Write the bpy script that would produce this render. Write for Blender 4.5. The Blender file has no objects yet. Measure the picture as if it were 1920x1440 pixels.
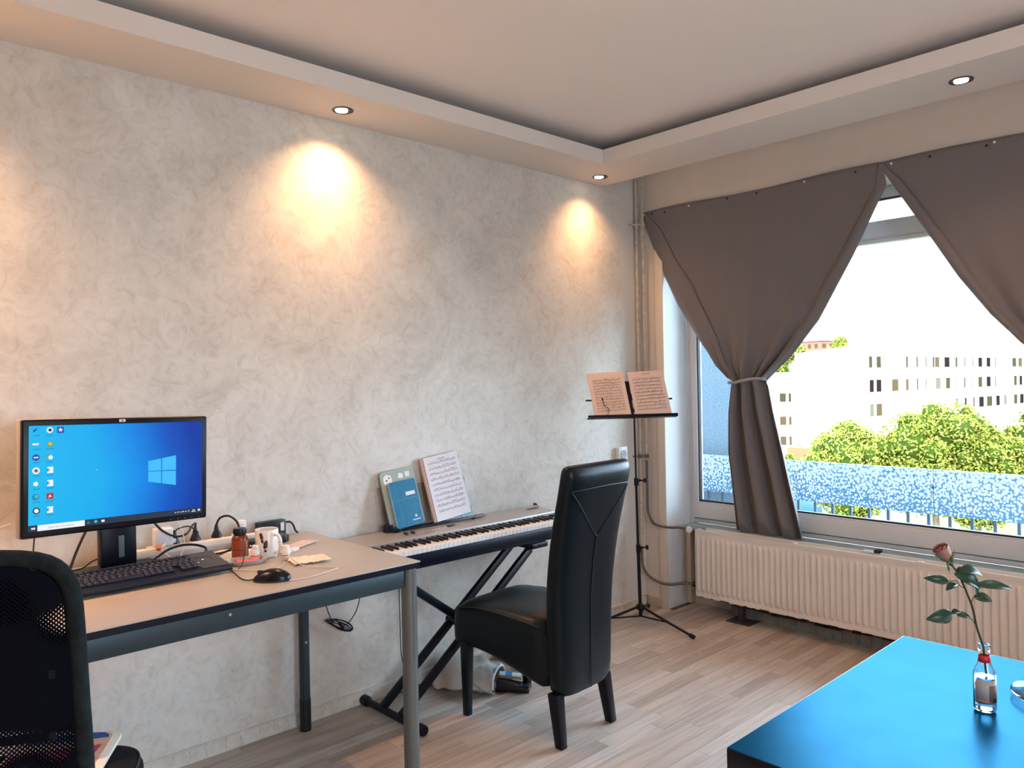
import bpy, bmesh, math, random
import numpy as np
from mathutils import Vector, Matrix, noise
PI = math.pi
SC = bpy.context.scene
COL = SC.collection
random.seed(7)

# ------------------------------------------------------------------ camera, sky, sun, lamps, exposure
cam = bpy.data.cameras.new('camera')
cam.sensor_width = 36.0
cam.lens = 27.159
cam.clip_end = 2000
co = bpy.data.objects.new('camera', cam)
COL.objects.link(co)
CR = Vector((0.7283, -0.6850, -0.0184)); CU = Vector((0.0164, -0.0094, 0.9998)); CF = Vector((0.6851, 0.7284, -0.0044))
CR.normalize(); CU = (CU - CR * CU.dot(CR)).normalized(); CF = CU.cross(CR)
m3 = Matrix((CR, CU, -CF)).transposed()
co.matrix_world = Matrix.Translation((-3.8735, -2.9298, 1.40)) @ m3.to_4x4()
SC.camera = co

w = bpy.data.worlds.new('sky')
SC.world = w
w.use_nodes = True
wb = w.node_tree.nodes['Background']
wb.inputs['Color'].default_value = (0.63, 0.82, 1.0, 1)
wb.inputs['Strength'].default_value = 8.8

sun = bpy.data.lights.new('sun', 'SUN')
sun.energy = 5.0
sun.color = (1.0, 0.86, 0.62)
sun.angle = math.radians(1.0)
so = bpy.data.objects.new('sun', sun)
so.rotation_euler = Vector((0.62, 0.40, -0.55)).to_track_quat('-Z', 'Y').to_euler()
COL.objects.link(so)

# daylight portal over the window opening (guides sky sampling only)
pl = bpy.data.lights.new('window_portal', 'AREA')
pl.shape = 'RECTANGLE'; pl.size = 3.0; pl.size_y = 1.8
pl.cycles.is_portal = True
po = bpy.data.objects.new('window_portal', pl)
po.location = (0.30, -1.75, 1.42)
po.rotation_euler = Vector((-1, 0, 0)).to_track_quat('-Z', 'Z').to_euler()
COL.objects.link(po)

pl2 = pl.copy(); pl2.size = 1.0; pl2.size_y = 1.25
po2 = bpy.data.objects.new('window_portal', pl2)
po2.location = (-3.0, -4.83, 1.47)
po2.rotation_euler = Vector((0, 1, 0)).to_track_quat('-Z', 'Z').to_euler()
COL.objects.link(po2)

SC.view_settings.view_transform = 'Standard'
SC.view_settings.look = 'None'
SC.view_settings.exposure = 1.12
SC.view_settings.gamma = 1.0
SC.view_settings.use_curve_mapping = False

LAMPS = [  # x, y, tilt direction (x, y), narrow beam W, wide beam W
    (-3.82, -0.146, (-0.06, 0.10), 34, 80),
    (-2.183, -0.146, (-0.17, 0.10), 7.5, 21),
    (-0.547, -0.140, (-0.24, 0.10), 7, 12),
    (-0.552, -1.957, (0.02, 0.02), 3, 12),
    (-0.552, -3.75, (0.0, 0.0), 4, 20),
    (-2.2, -4.2, (0.0, 0.0), 8, 60),  # this and the rest: unseen spotlights added to fill the room with light
    (-3.9, -4.2, (0.0, 0.10), 8, 60),
    (-5.4, -2.9, (0.10, 0.0), 8, 60),
    (-5.4, -1.2, (0.10, 0.0), 8, 60),
]
SOF = 2.527   # underside of the lowered ceiling border
for i, (x, y, t, e1, e2) in enumerate(LAMPS):
    for e, size, c, tt in ((e1, 74, (1.0, 0.47, 0.15), t), (e2, 128, (1.0, 0.54, 0.26), (0, 0))):
        l = bpy.data.lights.new('spot_lamp', 'SPOT')
        l.energy = e
        l.color = c
        l.spot_size = math.radians(size)
        l.spot_blend = 1.0
        l.shadow_soft_size = 0.02
        lo = bpy.data.objects.new('spot_lamp', l)
        lo.location = (x, y, SOF - 0.012)
        lo.rotation_euler = Vector((tt[0], tt[1], -1)).to_track_quat('-Z', 'Y').to_euler()
        COL.objects.link(lo)

# ------------------------------------------------------------------ materials
MATS = {}
def mat(name, col, rough=0.6, metal=0.0, spec=0.5, emit=None, es=1.0, var=0.0, vscale=20.0, bump=0.0, bscale=200.0, trans=0.0, ior=1.45, coat=0.0, sheen=0.0):
    if name in MATS: return MATS[name]
    m = bpy.data.materials.new(name)
    m.use_nodes = True
    nt = m.node_tree; b = nt.nodes['Principled BSDF']
    c = (*col, 1)
    b.inputs['Base Color'].default_value = c
    b.inputs['Roughness'].default_value = rough
    b.inputs['Metallic'].default_value = metal
    b.inputs['Specular IOR Level'].default_value = spec
    b.inputs['IOR'].default_value = ior
    if trans: b.inputs['Transmission Weight'].default_value = trans
    if coat: b.inputs['Coat Weight'].default_value = coat
    if sheen: b.inputs['Sheen Weight'].default_value = sheen
    if emit:
        b.inputs['Emission Color'].default_value = (*emit, 1)
        b.inputs['Emission Strength'].default_value = es
    if var or bump:
        g = nt.nodes.new('ShaderNodeNewGeometry')
        n = nt.nodes.new('ShaderNodeTexNoise')
        n.inputs['Scale'].default_value = vscale; n.inputs['Detail'].default_value = 4
        nt.links.new(g.outputs['Position'], n.inputs['Vector'])
        if var:
            mx = nt.nodes.new('ShaderNodeMix'); mx.data_type = 'RGBA'
            mx.inputs['A'].default_value = tuple(max(0, v * (1 - var)) for v in col) + (1,)
            mx.inputs['B'].default_value = tuple(min(1, v * (1 + var)) for v in col) + (1,)
            nt.links.new(n.outputs['Fac'], mx.inputs['Factor'])
            nt.links.new(mx.outputs['Result'], b.inputs['Base Color'])
        if bump:
            n2 = nt.nodes.new('ShaderNodeTexNoise')
            n2.inputs['Scale'].default_value = bscale; n2.inputs['Detail'].default_value = 3
            nt.links.new(g.outputs['Position'], n2.inputs['Vector'])
            bp = nt.nodes.new('ShaderNodeBump'); bp.inputs['Strength'].default_value = bump; bp.inputs['Distance'].default_value = 0.002
            nt.links.new(n2.outputs['Fac'], bp.inputs['Height'])
            nt.links.new(bp.outputs['Normal'], b.inputs['Normal'])
    MATS[name] = m
    return m

def ramp(nt, stops):
    r = nt.nodes.new('ShaderNodeValToRGB')
    e = r.color_ramp.elements
    while len(e) < len(stops): e.new(0.5)
    for el, (p, c) in zip(e, stops):
        el.position = p; el.color = (*c, 1)
    return r

def plaster():
    m = mat('plaster', (0.6, 0.57, 0.52), rough=0.5, spec=0.35)
    nt = m.node_tree; b = nt.nodes['Principled BSDF']; L = nt.links
    g = nt.nodes.new('ShaderNodeNewGeometry')
    a = nt.nodes.new('ShaderNodeTexNoise'); a.inputs['Scale'].default_value = 2.4; a.inputs['Detail'].default_value = 9; a.inputs['Roughness'].default_value = 0.62; a.inputs['Distortion'].default_value = 1.6
    b2 = nt.nodes.new('ShaderNodeTexNoise'); b2.inputs['Scale'].default_value = 13; b2.inputs['Detail'].default_value = 8; b2.inputs['Roughness'].default_value = 0.7; b2.inputs['Distortion'].default_value = 2.2
    c = nt.nodes.new('ShaderNodeTexNoise'); c.inputs['Scale'].default_value = 0.9; c.inputs['Detail'].default_value = 3
    for n in (a, b2, c): L.new(g.outputs['Position'], n.inputs['Vector'])
    r1 = ramp(nt, [(0.34, (0.55, 0.515, 0.46)), (0.47, (0.65, 0.62, 0.57)), (0.62, (0.74, 0.72, 0.675))])
    r2 = ramp(nt, [(0.36, (0.50, 0.465, 0.41)), (0.48, (0.66, 0.63, 0.58)), (0.64, (0.76, 0.74, 0.70))])
    L.new(a.outputs['Fac'], r1.inputs['Fac']); L.new(b2.outputs['Fac'], r2.inputs['Fac'])
    mx = nt.nodes.new('ShaderNodeMix'); mx.data_type = 'RGBA'; mx.inputs['Factor'].default_value = 0.42
    L.new(r1.outputs['Color'], mx.inputs['A']); L.new(r2.outputs['Color'], mx.inputs['B'])
    L.new(mx.outputs['Result'], b.inputs['Base Color'])
    rr = nt.nodes.new('ShaderNodeMapRange'); rr.inputs['To Min'].default_value = 0.36; rr.inputs['To Max'].default_value = 0.68
    L.new(b2.outputs['Fac'], rr.inputs['Value']); L.new(rr.outputs['Result'], b.inputs['Roughness'])
    bp = nt.nodes.new('ShaderNodeBump'); bp.inputs['Strength'].default_value = 0.30; bp.inputs['Distance'].default_value = 0.004
    L.new(b2.outputs['Fac'], bp.inputs['Height']); L.new(bp.outputs['Normal'], b.inputs['Normal'])
    return m

def wood_floor():
    m = mat('laminate', (0.4, 0.33, 0.27), rough=0.42, spec=0.45)
    nt = m.node_tree; b = nt.nodes['Principled BSDF']; L = nt.links
    g = nt.nodes.new('ShaderNodeNewGeometry')
    at = nt.nodes.new('ShaderNodeAttribute'); at.attribute_name = 'tone'
    mp = nt.nodes.new('ShaderNodeVectorMath'); mp.operation = 'MULTIPLY'; mp.inputs[1].default_value = (3.0, 46.0, 1.0)
    ad = nt.nodes.new('ShaderNodeVectorMath'); ad.operation = 'ADD'
    cb = nt.nodes.new('ShaderNodeCombineXYZ')
    mt = nt.nodes.new('ShaderNodeMath'); mt.operation = 'MULTIPLY'; mt.inputs[1].default_value = 37.0
    L.new(at.outputs['Fac'], mt.inputs[0])
    for k in 'XYZ': L.new(mt.outputs[0], cb.inputs[k])
    L.new(g.outputs['Position'], mp.inputs[0]); L.new(mp.outputs[0], ad.inputs[0]); L.new(cb.outputs[0], ad.inputs[1])
    n = nt.nodes.new('ShaderNodeTexNoise'); n.inputs['Scale'].default_value = 1.0; n.inputs['Detail'].default_value = 5; n.inputs['Distortion'].default_value = 0.6
    L.new(ad.outputs[0], n.inputs['Vector'])
    base = ramp(nt, [(0.0, (0.40, 0.33, 0.28)), (0.35, (0.46, 0.39, 0.34)), (0.7, (0.52, 0.455, 0.405)), (1.0, (0.58, 0.52, 0.48))])
    L.new(at.outputs['Fac'], base.inputs['Fac'])
    gr = ramp(nt, [(0.30, (0.66, 0.64, 0.62)), (0.60, (1, 1, 1))])
    L.new(n.outputs['Fac'], gr.inputs['Fac'])
    mx = nt.nodes.new('ShaderNodeMix'); mx.data_type = 'RGBA'; mx.blend_type = 'MULTIPLY'; mx.inputs['Factor'].default_value = 0.8
    L.new(base.outputs['Color'], mx.inputs['A']); L.new(gr.outputs['Color'], mx.inputs['B'])
    L.new(mx.outputs['Result'], b.inputs['Base Color'])
    return m

def glass_pane(name='window_glass', tint=(0.97, 0.99, 1.0)):
    m = bpy.data.materials.new(name); m.use_nodes = True
    nt = m.node_tree; nt.nodes.remove(nt.nodes['Principled BSDF'])
    o = nt.nodes['Material Output']
    t = nt.nodes.new('ShaderNodeBsdfTransparent'); t.inputs['Color'].default_value = (*tint, 1)
    g = nt.nodes.new('ShaderNodeBsdfGlossy'); g.inputs['Roughness'].default_value = 0.02
    f = nt.nodes.new('ShaderNodeFresnel'); f.inputs['IOR'].default_value = 1.35
    x = nt.nodes.new('ShaderNodeMixShader')
    nt.links.new(f.outputs[0], x.inputs[0]); nt.links.new(t.outputs[0], x.inputs[1]); nt.links.new(g.outputs[0], x.inputs[2])
    nt.links.new(x.outputs[0], o.inputs['Surface'])
    return m

def dotted_glass():
    m = mat('dotted_glass', (0.2, 0.4, 0.6), rough=0.25)
    nt = m.node_tree; b = nt.nodes['Principled BSDF']; L = nt.links
    g = nt.nodes.new('ShaderNodeNewGeometry')
    v = nt.nodes.new('ShaderNodeTexVoronoi'); v.inputs['Scale'].default_value = 62
    n = nt.nodes.new('ShaderNodeTexNoise'); n.inputs['Scale'].default_value = 90; n.inputs['Detail'].default_value = 2
    L.new(g.outputs['Position'], v.inputs['Vector']); L.new(g.outputs['Position'], n.inputs['Vector'])
    sp = nt.nodes.new('ShaderNodeSeparateXYZ'); L.new(g.outputs['Position'], sp.inputs[0])
    mr = nt.nodes.new('ShaderNodeMapRange'); mr.inputs['From Min'].default_value = 0.47; mr.inputs['From Max'].default_value = 0.78
    mr.inputs['To Min'].default_value = 0.38; mr.inputs['To Max'].default_value = 0.66
    L.new(sp.outputs['Z'], mr.inputs['Value'])
    lt = nt.nodes.new('ShaderNodeMath'); lt.operation = 'SUBTRACT'; L.new(mr.outputs[0], lt.inputs[0]); L.new(v.outputs['Distance'], lt.inputs[1])
    m2 = nt.nodes.new('ShaderNodeMath'); m2.operation = 'MULTIPLY_ADD'; m2.inputs[1].default_value = 4.0; m2.inputs[2].default_value = 0.5; m2.use_clamp = True
    L.new(lt.outputs[0], m2.inputs[0])
    cr = ramp(nt, [(0.35, (0.045, 0.15, 0.27)), (0.50, (0.14, 0.25, 0.33)), (0.68, (0.42, 0.45, 0.46))])
    ad = nt.nodes.new('ShaderNodeMath'); ad.operation = 'MULTIPLY_ADD'; ad.inputs[1].default_value = 0.75
    L.new(m2.outputs[0], ad.inputs[0]); 
    n3 = nt.nodes.new('ShaderNodeMath'); n3.operation = 'MULTIPLY'; n3.inputs[1].default_value = 0.42
    L.new(n.outputs['Fac'], n3.inputs[0]); L.new(n3.outputs[0], ad.inputs[2])
    L.new(ad.outputs[0], cr.inputs['Fac'])
    L.new(cr.outputs['Color'], b.inputs['Base Color'])
    return m

def mesh_fabric():
    m = mat('mesh_fabric', (0.002, 0.003, 0.007), rough=0.9, spec=0.1)
    nt = m.node_tree; b = nt.nodes['Principled BSDF']; L = nt.links
    o = nt.nodes['Material Output']
    tc = nt.nodes.new('ShaderNodeTexCoord')
    mp = nt.nodes.new('ShaderNodeMapping'); mp.inputs['Scale'].default_value = (165, 0, 165); mp.inputs['Rotation'].default_value = (0, 0.785, 0)
    L.new(tc.outputs['Object'], mp.inputs['Vector'])
    v = nt.nodes.new('ShaderNodeTexVoronoi'); v.inputs['Scale'].default_value = 1.0; v.inputs['Randomness'].default_value = 0.0
    L.new(mp.outputs[0], v.inputs['Vector'])
    n = nt.nodes.new('ShaderNodeTexNoise'); n.inputs['Scale'].default_value = 9; n.inputs['Detail'].default_value = 0
    L.new(tc.outputs['Object'], n.inputs['Vector'])
    mr = nt.nodes.new('ShaderNodeMapRange'); mr.inputs['From Min'].default_value = 0.50; mr.inputs['From Max'].default_value = 0.62; mr.inputs['To Min'].default_value = 0.0; mr.inputs['To Max'].default_value = 0.36
    L.new(n.outputs['Fac'], mr.inputs['Value'])
    lt = nt.nodes.new('ShaderNodeMath'); lt.operation = 'LESS_THAN'
    L.new(v.outputs['Distance'], lt.inputs[0]); L.new(mr.outputs[0], lt.inputs[1])
    t = nt.nodes.new('ShaderNodeBsdfTransparent')
    x = nt.nodes.new('ShaderNodeMixShader')
    L.new(lt.outputs[0], x.inputs[0]); L.new(b.outputs[0], x.inputs[1]); L.new(t.outputs[0], x.inputs[2])
    L.new(x.outputs[0], o.inputs['Surface'])
    return m

# ------------------------------------------------------------------ mesh builder
WM = {}
class MB:
    def __init__(s): s.v = []; s.f = []; s.mi = []
    def quad(s, a, b, c, d, mi=0):
        n = len(s.v); s.v += [tuple(a), tuple(b), tuple(c), tuple(d)]; s.f.append((n, n + 1, n + 2, n + 3)); s.mi.append(mi)
    def poly(s, pts, mi=0):
        n = len(s.v); s.v += [tuple(p) for p in pts]; s.f.append(tuple(range(n, n + len(pts)))); s.mi.append(mi)
    def box(s, x0, x1, y0, y1, z0, z1, mi=0, M=None):
        n = len(s.v)
        P = [(x0, y0, z0), (x1, y0, z0), (x1, y1, z0), (x0, y1, z0), (x0, y0, z1), (x1, y0, z1), (x1, y1, z1), (x0, y1, z1)]
        if M: P = [tuple(M @ Vector(p)) for p in P]
        s.v += P
        for f in ((3, 2, 1, 0), (4, 5, 6, 7), (0, 1, 5, 4), (1, 2, 6, 5), (2, 3, 7, 6), (3, 0, 4, 7)):
            s.f.append(tuple(n + i for i in f)); s.mi.append(mi)
        return s
    def prism(s, pts, a0, a1, axis=2, mi=0, M=None):
        # closed outline pts (2D) swept along an axis
        n = len(s.v); k = len(pts)
        def mk(p, a):
            q = [0, 0, 0]; o = [i for i in range(3) if i != axis]
            q[o[0]], q[o[1]], q[axis] = p[0], p[1], a
            return tuple(M @ Vector(q)) if M else tuple(q)
        s.v += [mk(p, a0) for p in pts] + [mk(p, a1) for p in pts]
        s.f.append(tuple(n + i for i in range(k))[::-1]); s.f.append(tuple(n + k + i for i in range(k))); s.mi += [mi, mi]
        for i in range(k):
            j = (i + 1) % k
            s.f.append((n + i, n + j, n + k + j, n + k + i)); s.mi.append(mi)
        return s
    def tube(s, path, r, seg=10, mi=0, cap=True, smooth=0):
        P = [Vector(p) for p in path]
        if smooth: P = catmull(P, smooth)
        rs = r if isinstance(r, (list, tuple)) else [r] * len(P)
        if len(rs) != len(P): rs = [rs[min(len(rs) - 1, int(i * (len(rs) - 1) / (len(P) - 1) + .5))] for i in range(len(P))]
        n = len(s.v); ref = None
        for i, p in enumerate(P):
            t = (P[min(i + 1, len(P) - 1)] - P[max(i - 1, 0)])
            if t.length < 1e-9: t = Vector((0, 0, 1))
            t.normalize()
            if ref is None:
                ref = Vector((0, 0, 1)) if abs(t.z) < .9 else Vector((1, 0, 0))
            a = (ref - t * ref.dot(t))
            if a.length < 1e-6: a = t.orthogonal()
            a.normalize(); ref = a; b = t.cross(a)
            for k in range(seg):
                th = 2 * PI * k / seg
                s.v.append(tuple(p + (a * math.cos(th) + b * math.sin(th)) * rs[i]))
        for i in range(len(P) - 1):
            for k in range(seg):
                k2 = (k + 1) % seg
                s.f.append((n + i * seg + k, n + i * seg + k2, n + (i + 1) * seg + k2, n + (i + 1) * seg + k)); s.mi.append(mi)
        if cap:
            s.f.append(tuple(n + k for k in range(seg))[::-1]); s.f.append(tuple(n + (len(P) - 1) * seg + k for k in range(seg))); s.mi += [mi, mi]
        return s
    def lathe(s, prof, c=(0, 0, 0), seg=28, mi=0, M=None, closed=False):
        n = len(s.v); c = Vector(c)
        for (r, z) in prof:
            for k in range(seg):
                th = 2 * PI * k / seg
                p = Vector((r * math.cos(th), r * math.sin(th), z))
                if M: p = M @ p
                s.v.append(tuple(p + c))
        for i in range(len(prof) - 1):
            for k in range(seg):
                k2 = (k + 1) % seg
                s.f.append((n + i * seg + k, n + i * seg + k2, n + (i + 1) * seg + k2, n + (i + 1) * seg + k)); s.mi.append(mi)
        if prof[0][0] > 1e-6 and not closed: s.f.append(tuple(n + k for k in range(seg))[::-1]); s.mi.append(mi)
        if prof[-1][0] > 1e-6 and not closed: s.f.append(tuple(n + (len(prof) - 1) * seg + k for k in range(seg))); s.mi.append(mi)
        return s
    def grid(s, fn, nu, nv, mi=0):
        n = len(s.v)
        for j in range(nv + 1):
            for i in range(nu + 1): s.v.append(tuple(fn(i / nu, j / nv)))
        for j in range(nv):
            for i in range(nu):
                a = n + j * (nu + 1) + i
                s.f.append((a, a + 1, a + nu + 2, a + nu + 1)); s.mi.append(mi)
        return s
    def sphere(s, c, r, seg=14, rings=8, mi=0, sc=(1, 1, 1)):
        pr = [(max(1e-4, math.sin(PI * i / rings)) * r, -math.cos(PI * i / rings) * r) for i in range(rings + 1)]
        S = Matrix.Diagonal((*sc, 1)).to_3x3()
        return s.lathe(pr, c, seg, mi, S)
    def build(s, name, mats, parent=None, local=False, origin=None, bevel=0, bseg=2, smooth=True, ang=38, solid=0, sub=0, weld=False):
        me = bpy.data.meshes.new(name)
        V = [Vector(v) for v in s.v]
        M = Matrix.Identity(4)
        if parent is None:
            if origin is None:
                xs = [v.x for v in V]; ys = [v.y for v in V]; zs = [v.z for v in V]
                origin = ((min(xs) + max(xs)) / 2, (min(ys) + max(ys)) / 2, min(zs))
            M = Matrix.Translation(origin)
        else:
            M = WM[parent.name]
        if not local or parent is None:
            inv = M.inverted()
            V = [inv @ v for v in V]
        me.from_pydata([tuple(v) for v in V], [], s.f)
        ml = mats if isinstance(mats, (list, tuple)) else [mats]
        for m in ml: me.materials.append(m)
        if len(ml) > 1: me.polygons.foreach_set('material_index', s.mi)
        if bevel or weld:
            bm = bmesh.new(); bm.from_mesh(me)
            if weld: bmesh.ops.remove_doubles(bm, verts=bm.verts, dist=1e-5)
            if bevel:
                ed = [e for e in bm.edges if len(e.link_faces) == 2 and e.calc_face_angle(0) > 0.5]
                bmesh.ops.bevel(bm, geom=ed, offset=bevel, segments=bseg, profile=0.5, affect='EDGES', clamp_overlap=True)
            bm.to_mesh(me); bm.free()
        if smooth:
            me.polygons.foreach_set('use_smooth', [True] * len(me.polygons))
            me.set_sharp_from_angle(angle=math.radians(ang))
        me.update()
        o = bpy.data.objects.new(name, me)
        COL.objects.link(o)
        if parent is None:
            o.location = origin; WM[o.name] = M
        else:
            o.parent = parent; WM[o.name] = M
        if solid:
            md = o.modifiers.new('solid', 'SOLIDIFY'); md.thickness = solid; md.offset = 0
        if sub:
            md = o.modifiers.new('sub', 'SUBSURF'); md.levels = sub; md.render_levels = sub
        return o

def catmull(P, k):
    out = []
    n = len(P)
    for i in range(n - 1):
        p0, p1, p2, p3 = P[max(i - 1, 0)], P[i], P[i + 1], P[min(i + 2, n - 1)]
        for j in range(k):
            t = j / k
            out.append(0.5 * ((2 * p1) + (p2 - p0) * t + (2 * p0 - 5 * p1 + 4 * p2 - p3) * t * t + (3 * p1 - p0 - 3 * p2 + p3) * t ** 3))
    out.append(P[-1].copy())
    return out

def root(name, loc, rz=0.0, label=None, cat=None, group=None, kind=None):
    o = bpy.data.objects.new(name, None)
    o.empty_display_size = 0.05
    COL.objects.link(o)
    o.location = loc; o.rotation_euler = (0, 0, rz)
    WM[o.name] = Matrix.Translation(loc) @ Matrix.Rotation(rz, 4, 'Z')
    return tag(o, label, cat, group, kind)

def tag(o, label=None, cat=None, group=None, kind=None):
    if label: o['label'] = label
    if cat: o['category'] = cat
    if group: o['group'] = group
    if kind: o['kind'] = kind
    return o

def lerp(tab, z):
    # tab: list of (z, value) with falling z
    if z >= tab[0][0]: return tab[0][1]
    for (za, a), (zb, b) in zip(tab, tab[1:]):
        if z >= zb:
            t = (za - z) / (za - zb)
            return a + (b - a) * t
    return tab[-1][1]

def text(name, s, size, M, m, parent, ext=0.0002):
    cu = bpy.data.curves.new(name, 'FONT'); cu.body = s; cu.size = size; cu.extrude = ext; cu.align_x = 'CENTER'; cu.align_y = 'CENTER'; cu.resolution_u = 2
    to = bpy.data.objects.new(name, cu)
    me = bpy.data.meshes.new_from_object(to)
    bpy.data.objects.remove(to)
    me.materials.clear(); me.materials.append(m)
    me.transform(M)
    o = bpy.data.objects.new(name, me); COL.objects.link(o); o.parent = parent; WM[o.name] = WM[parent.name]
    return o
# ------------------------------------------------------------------ room shell
M_PL = plaster()
M_FL = wood_floor()
M_CEIL = mat('ceiling_paint', (0.84, 0.79, 0.76), rough=0.7, spec=0.3)
M_CREAM = mat('cream_paint', (0.64, 0.58, 0.51), rough=0.6, var=0.06, vscale=6)
M_WHITE = mat('white_paint', (0.78, 0.78, 0.77), rough=0.5)
M_NICHE = mat('niche_paint', (0.50, 0.48, 0.45), rough=0.7, var=0.15, vscale=14)
def struct(o): o['kind'] = 'structure'; return o

fl = struct(MB().box(-6.2, 0.3, -4.8, 0.2, -0.12, -0.006).build('floor', mat('subfloor', (0.10, 0.075, 0.06), rough=0.9), smooth=False))
def plank_rows():
    rnd = random.Random(3)
    W = 0.0638; out = []
    r = 0
    y = -0.004
    while y > -4.6:
        x = 0.19 - rnd.random() * 0.5
        first = True
        xr = 0.236 if y < -0.16 else -0.001
        while xr > -6.0:
            x0 = x if first else xr - rnd.choice([0.42, 0.50, 0.36, 0.62, 0.55])
            x0 = min(x0, xr - 0.1); x0 = max(x0, -6.0)
            out.append((x0, xr, y - W, y, rnd.random())); xr = x0; first = False
        y -= W; r += 1
    return out
PK = plank_rows()
g = 0.0005
vis = [p for p in PK if (p[0] + p[1]) / 2 > -2.75 and (p[2] + p[3]) / 2 > -2.0]
vis.sort(key=lambda p: -(p[0] + p[1]) / 2 * 0 + ((p[0] + p[1]) / 2 + 2.2) ** 2 + ((p[2] + p[3]) / 2 + 1.0) ** 2)
vis = vis[:300]
vs = set(id(p) for p in vis)
def tone(me, vals):
    a = me.attributes.new('tone', 'FLOAT', 'FACE'); a.data.foreach_set('value', vals)
for p in vis:
    b = MB().box(p[0] + g, p[1] - g, p[2] + g, p[3] - g, -0.006, 0.0)
    o = b.build('plank', M_FL, fl, smooth=False)
    tone(o.data, [p[4]] * len(o.data.polygons))
b = MB(); tv = []
for p in PK:
    if id(p) in vs: continue
    b.box(p[0] + g, p[1] - g, p[2] + g, p[3] - g, -0.006, 0.0); tv += [p[4]] * 6
o = b.build('plank_field', M_FL, fl, smooth=False); tone(o.data, tv); o['kind'] = 'stuff'

struct(MB().box(-6.2, -0.2, 0.0, 0.2, -0.006, 2.8).build('wall_left', M_PL, smooth=False))
struct(MB().box(-0.2, 0.25, 0.001, 0.2, -0.006, 2.8).build('trim_1', mat('smooth_paint', (0.68, 0.66, 0.62), rough=0.6, var=0.05, vscale=5), smooth=False))
b = MB(); b.box(0.0, 0.25, -0.155, 0.0, -0.006, 2.8)
b.box(0.0, 0.25, -3.6, -0.155, 2.36, 2.8); b.box(0.0, 0.25, -4.8, -3.5, -0.006, 2.8)
b.box(0.24, 0.36, -3.6, -0.155, -0.006, 0.487)
struct(b.build('wall_right', [M_CREAM], smooth=False))
struct(MB().box(-6.2, -6.0, -4.8, 0.0, -0.006, 2.8).build('wall_back', M_CREAM, smooth=False))
WX0, WX1, WZ0, WZ1 = -3.5, -2.5, 0.85, 2.1  # opening for an unseen window, added to let in cool daylight
b = MB(); b.box(-6.2, WX0, -4.8, -4.6, -0.006, 2.8); b.box(WX1, 0.3, -4.8, -4.6, -0.006, 2.8); b.box(WX0, WX1, -4.8, -4.6, -0.006, WZ0); b.box(WX0, WX1, -4.8, -4.6, WZ1, 2.8)
struct(b.build('wall_front', M_CREAM, smooth=False))
b = MB(); b.box(WX0, WX1, -4.76, -4.70, WZ0, WZ0 + .06); b.box(WX0, WX1, -4.76, -4.70, WZ1 - .06, WZ1); b.box(WX0, WX0 + .06, -4.76, -4.70, WZ0 + .06, WZ1 - .06); b.box(WX1 - .06, WX1, -4.76, -4.70, WZ0 + .06, WZ1 - .06)
w2 = struct(b.build('added_window', mat('pvc_frame', (0.66, 0.66, 0.67), rough=0.32), bevel=0.004))
# the building's mass round and above the room, with an unseen slab added to keep sun out of the added window
b = MB(); b.box(-14, 0.36, -4.8, 12, 2.81, 9); b.box(-14, 0.36, 0.21, 12, -9, 2.805); b.box(-14, -6.21, -4.8, 0.2, -9, 2.805); b.box(-14, 0.36, -6.6, -4.81, 2.81, 3.0); b.box(-14, 0.30, -4.8, 0.2, -9, -0.13)
struct(b.build('building_shell', mat('facade_render', (0.45, 0.44, 0.42), rough=.9), smooth=False))
struct(MB().box(-6.2, 0.3, -4.8, 0.2, 2.655, 2.8).build('ceiling', M_CEIL, smooth=False))
# lowered ceiling border
b = MB(); z0, z1 = SOF, 2.600
def ringside(x0, x1, y0, y1): b.box(x0, x1, y0, y1, z0, z1)
ringside(-5.99, -0.37, -0.32, -0.0005); ringside(-0.735, -0.37, -4.59, -0.3205); ringside(-5.99, -5.2, -4.59, -0.3205); ringside(-5.1995, -0.7355, -4.59, -4.0)
struct(b.build('trim_2', mat('soffit_paint', (0.74, 0.69, 0.64), rough=0.65, spec=0.3), smooth=False))
# reveal lining (white), corner bead, corner post
struct(MB().box(0.0, 0.24, -0.158, -0.1552, 0.0, 2.36).build('trim_3', mat('reveal_paint', (0.76, 0.78, 0.80), rough=0.55, var=0.05, vscale=7), smooth=False))
struct(MB().box(-0.009, 0.0, -0.160, -0.104, 0.0, 2.42).build('trim_4', mat('bead_paint', (0.70, 0.62, 0.52), rough=0.55), bevel=0.002))
struct(MB().box(0.195, 0.239, -0.190, -0.1585, 0.0, 0.487).build('trim_5', mat('post_paint', (0.66, 0.62, 0.56), rough=0.5), bevel=0.003))
struct(MB().box(0.2391, 0.2405, -3.5, -0.19, 0.0, 0.487).build('trim_6', M_NICHE, smooth=False))
# skirting boards with chipped paint
def skirt(name, x0, x1, y0, y1, h, m, seed=1):
    rnd = random.Random(seed); b = MB()
    b.box(x0, x1, y0, y1, 0, h); b.box(x0, x1, y0 + (0.002 if x1 - x0 > y1 - y0 else 0), y1, h, h + 0.006)
    return struct(b.build(name, m, bevel=0.0015, bseg=1))
M_SK = mat('skirting_paint', (0.66, 0.62, 0.56), rough=0.6, var=0.28, vscale=38)
skirt('baseboard_left', -6.0, -0.02, -0.014, -0.0002, 0.050, M_SK)
skirt('baseboard_right', -0.013, -0.0002, -0.1035, -0.0145, 0.055, mat('skirting_tan', (0.50, 0.42, 0.33), rough=0.7, var=0.2, vscale=30))
b = MB(); rnd = random.Random(5)
for k in range(60):
    y = -0.50 - k * 0.05
    b.box(0.150 - rnd.random() * 0.012, 0.236, y - 0.05, y, 0, 0.05 + rnd.random() * 0.012)
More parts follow.
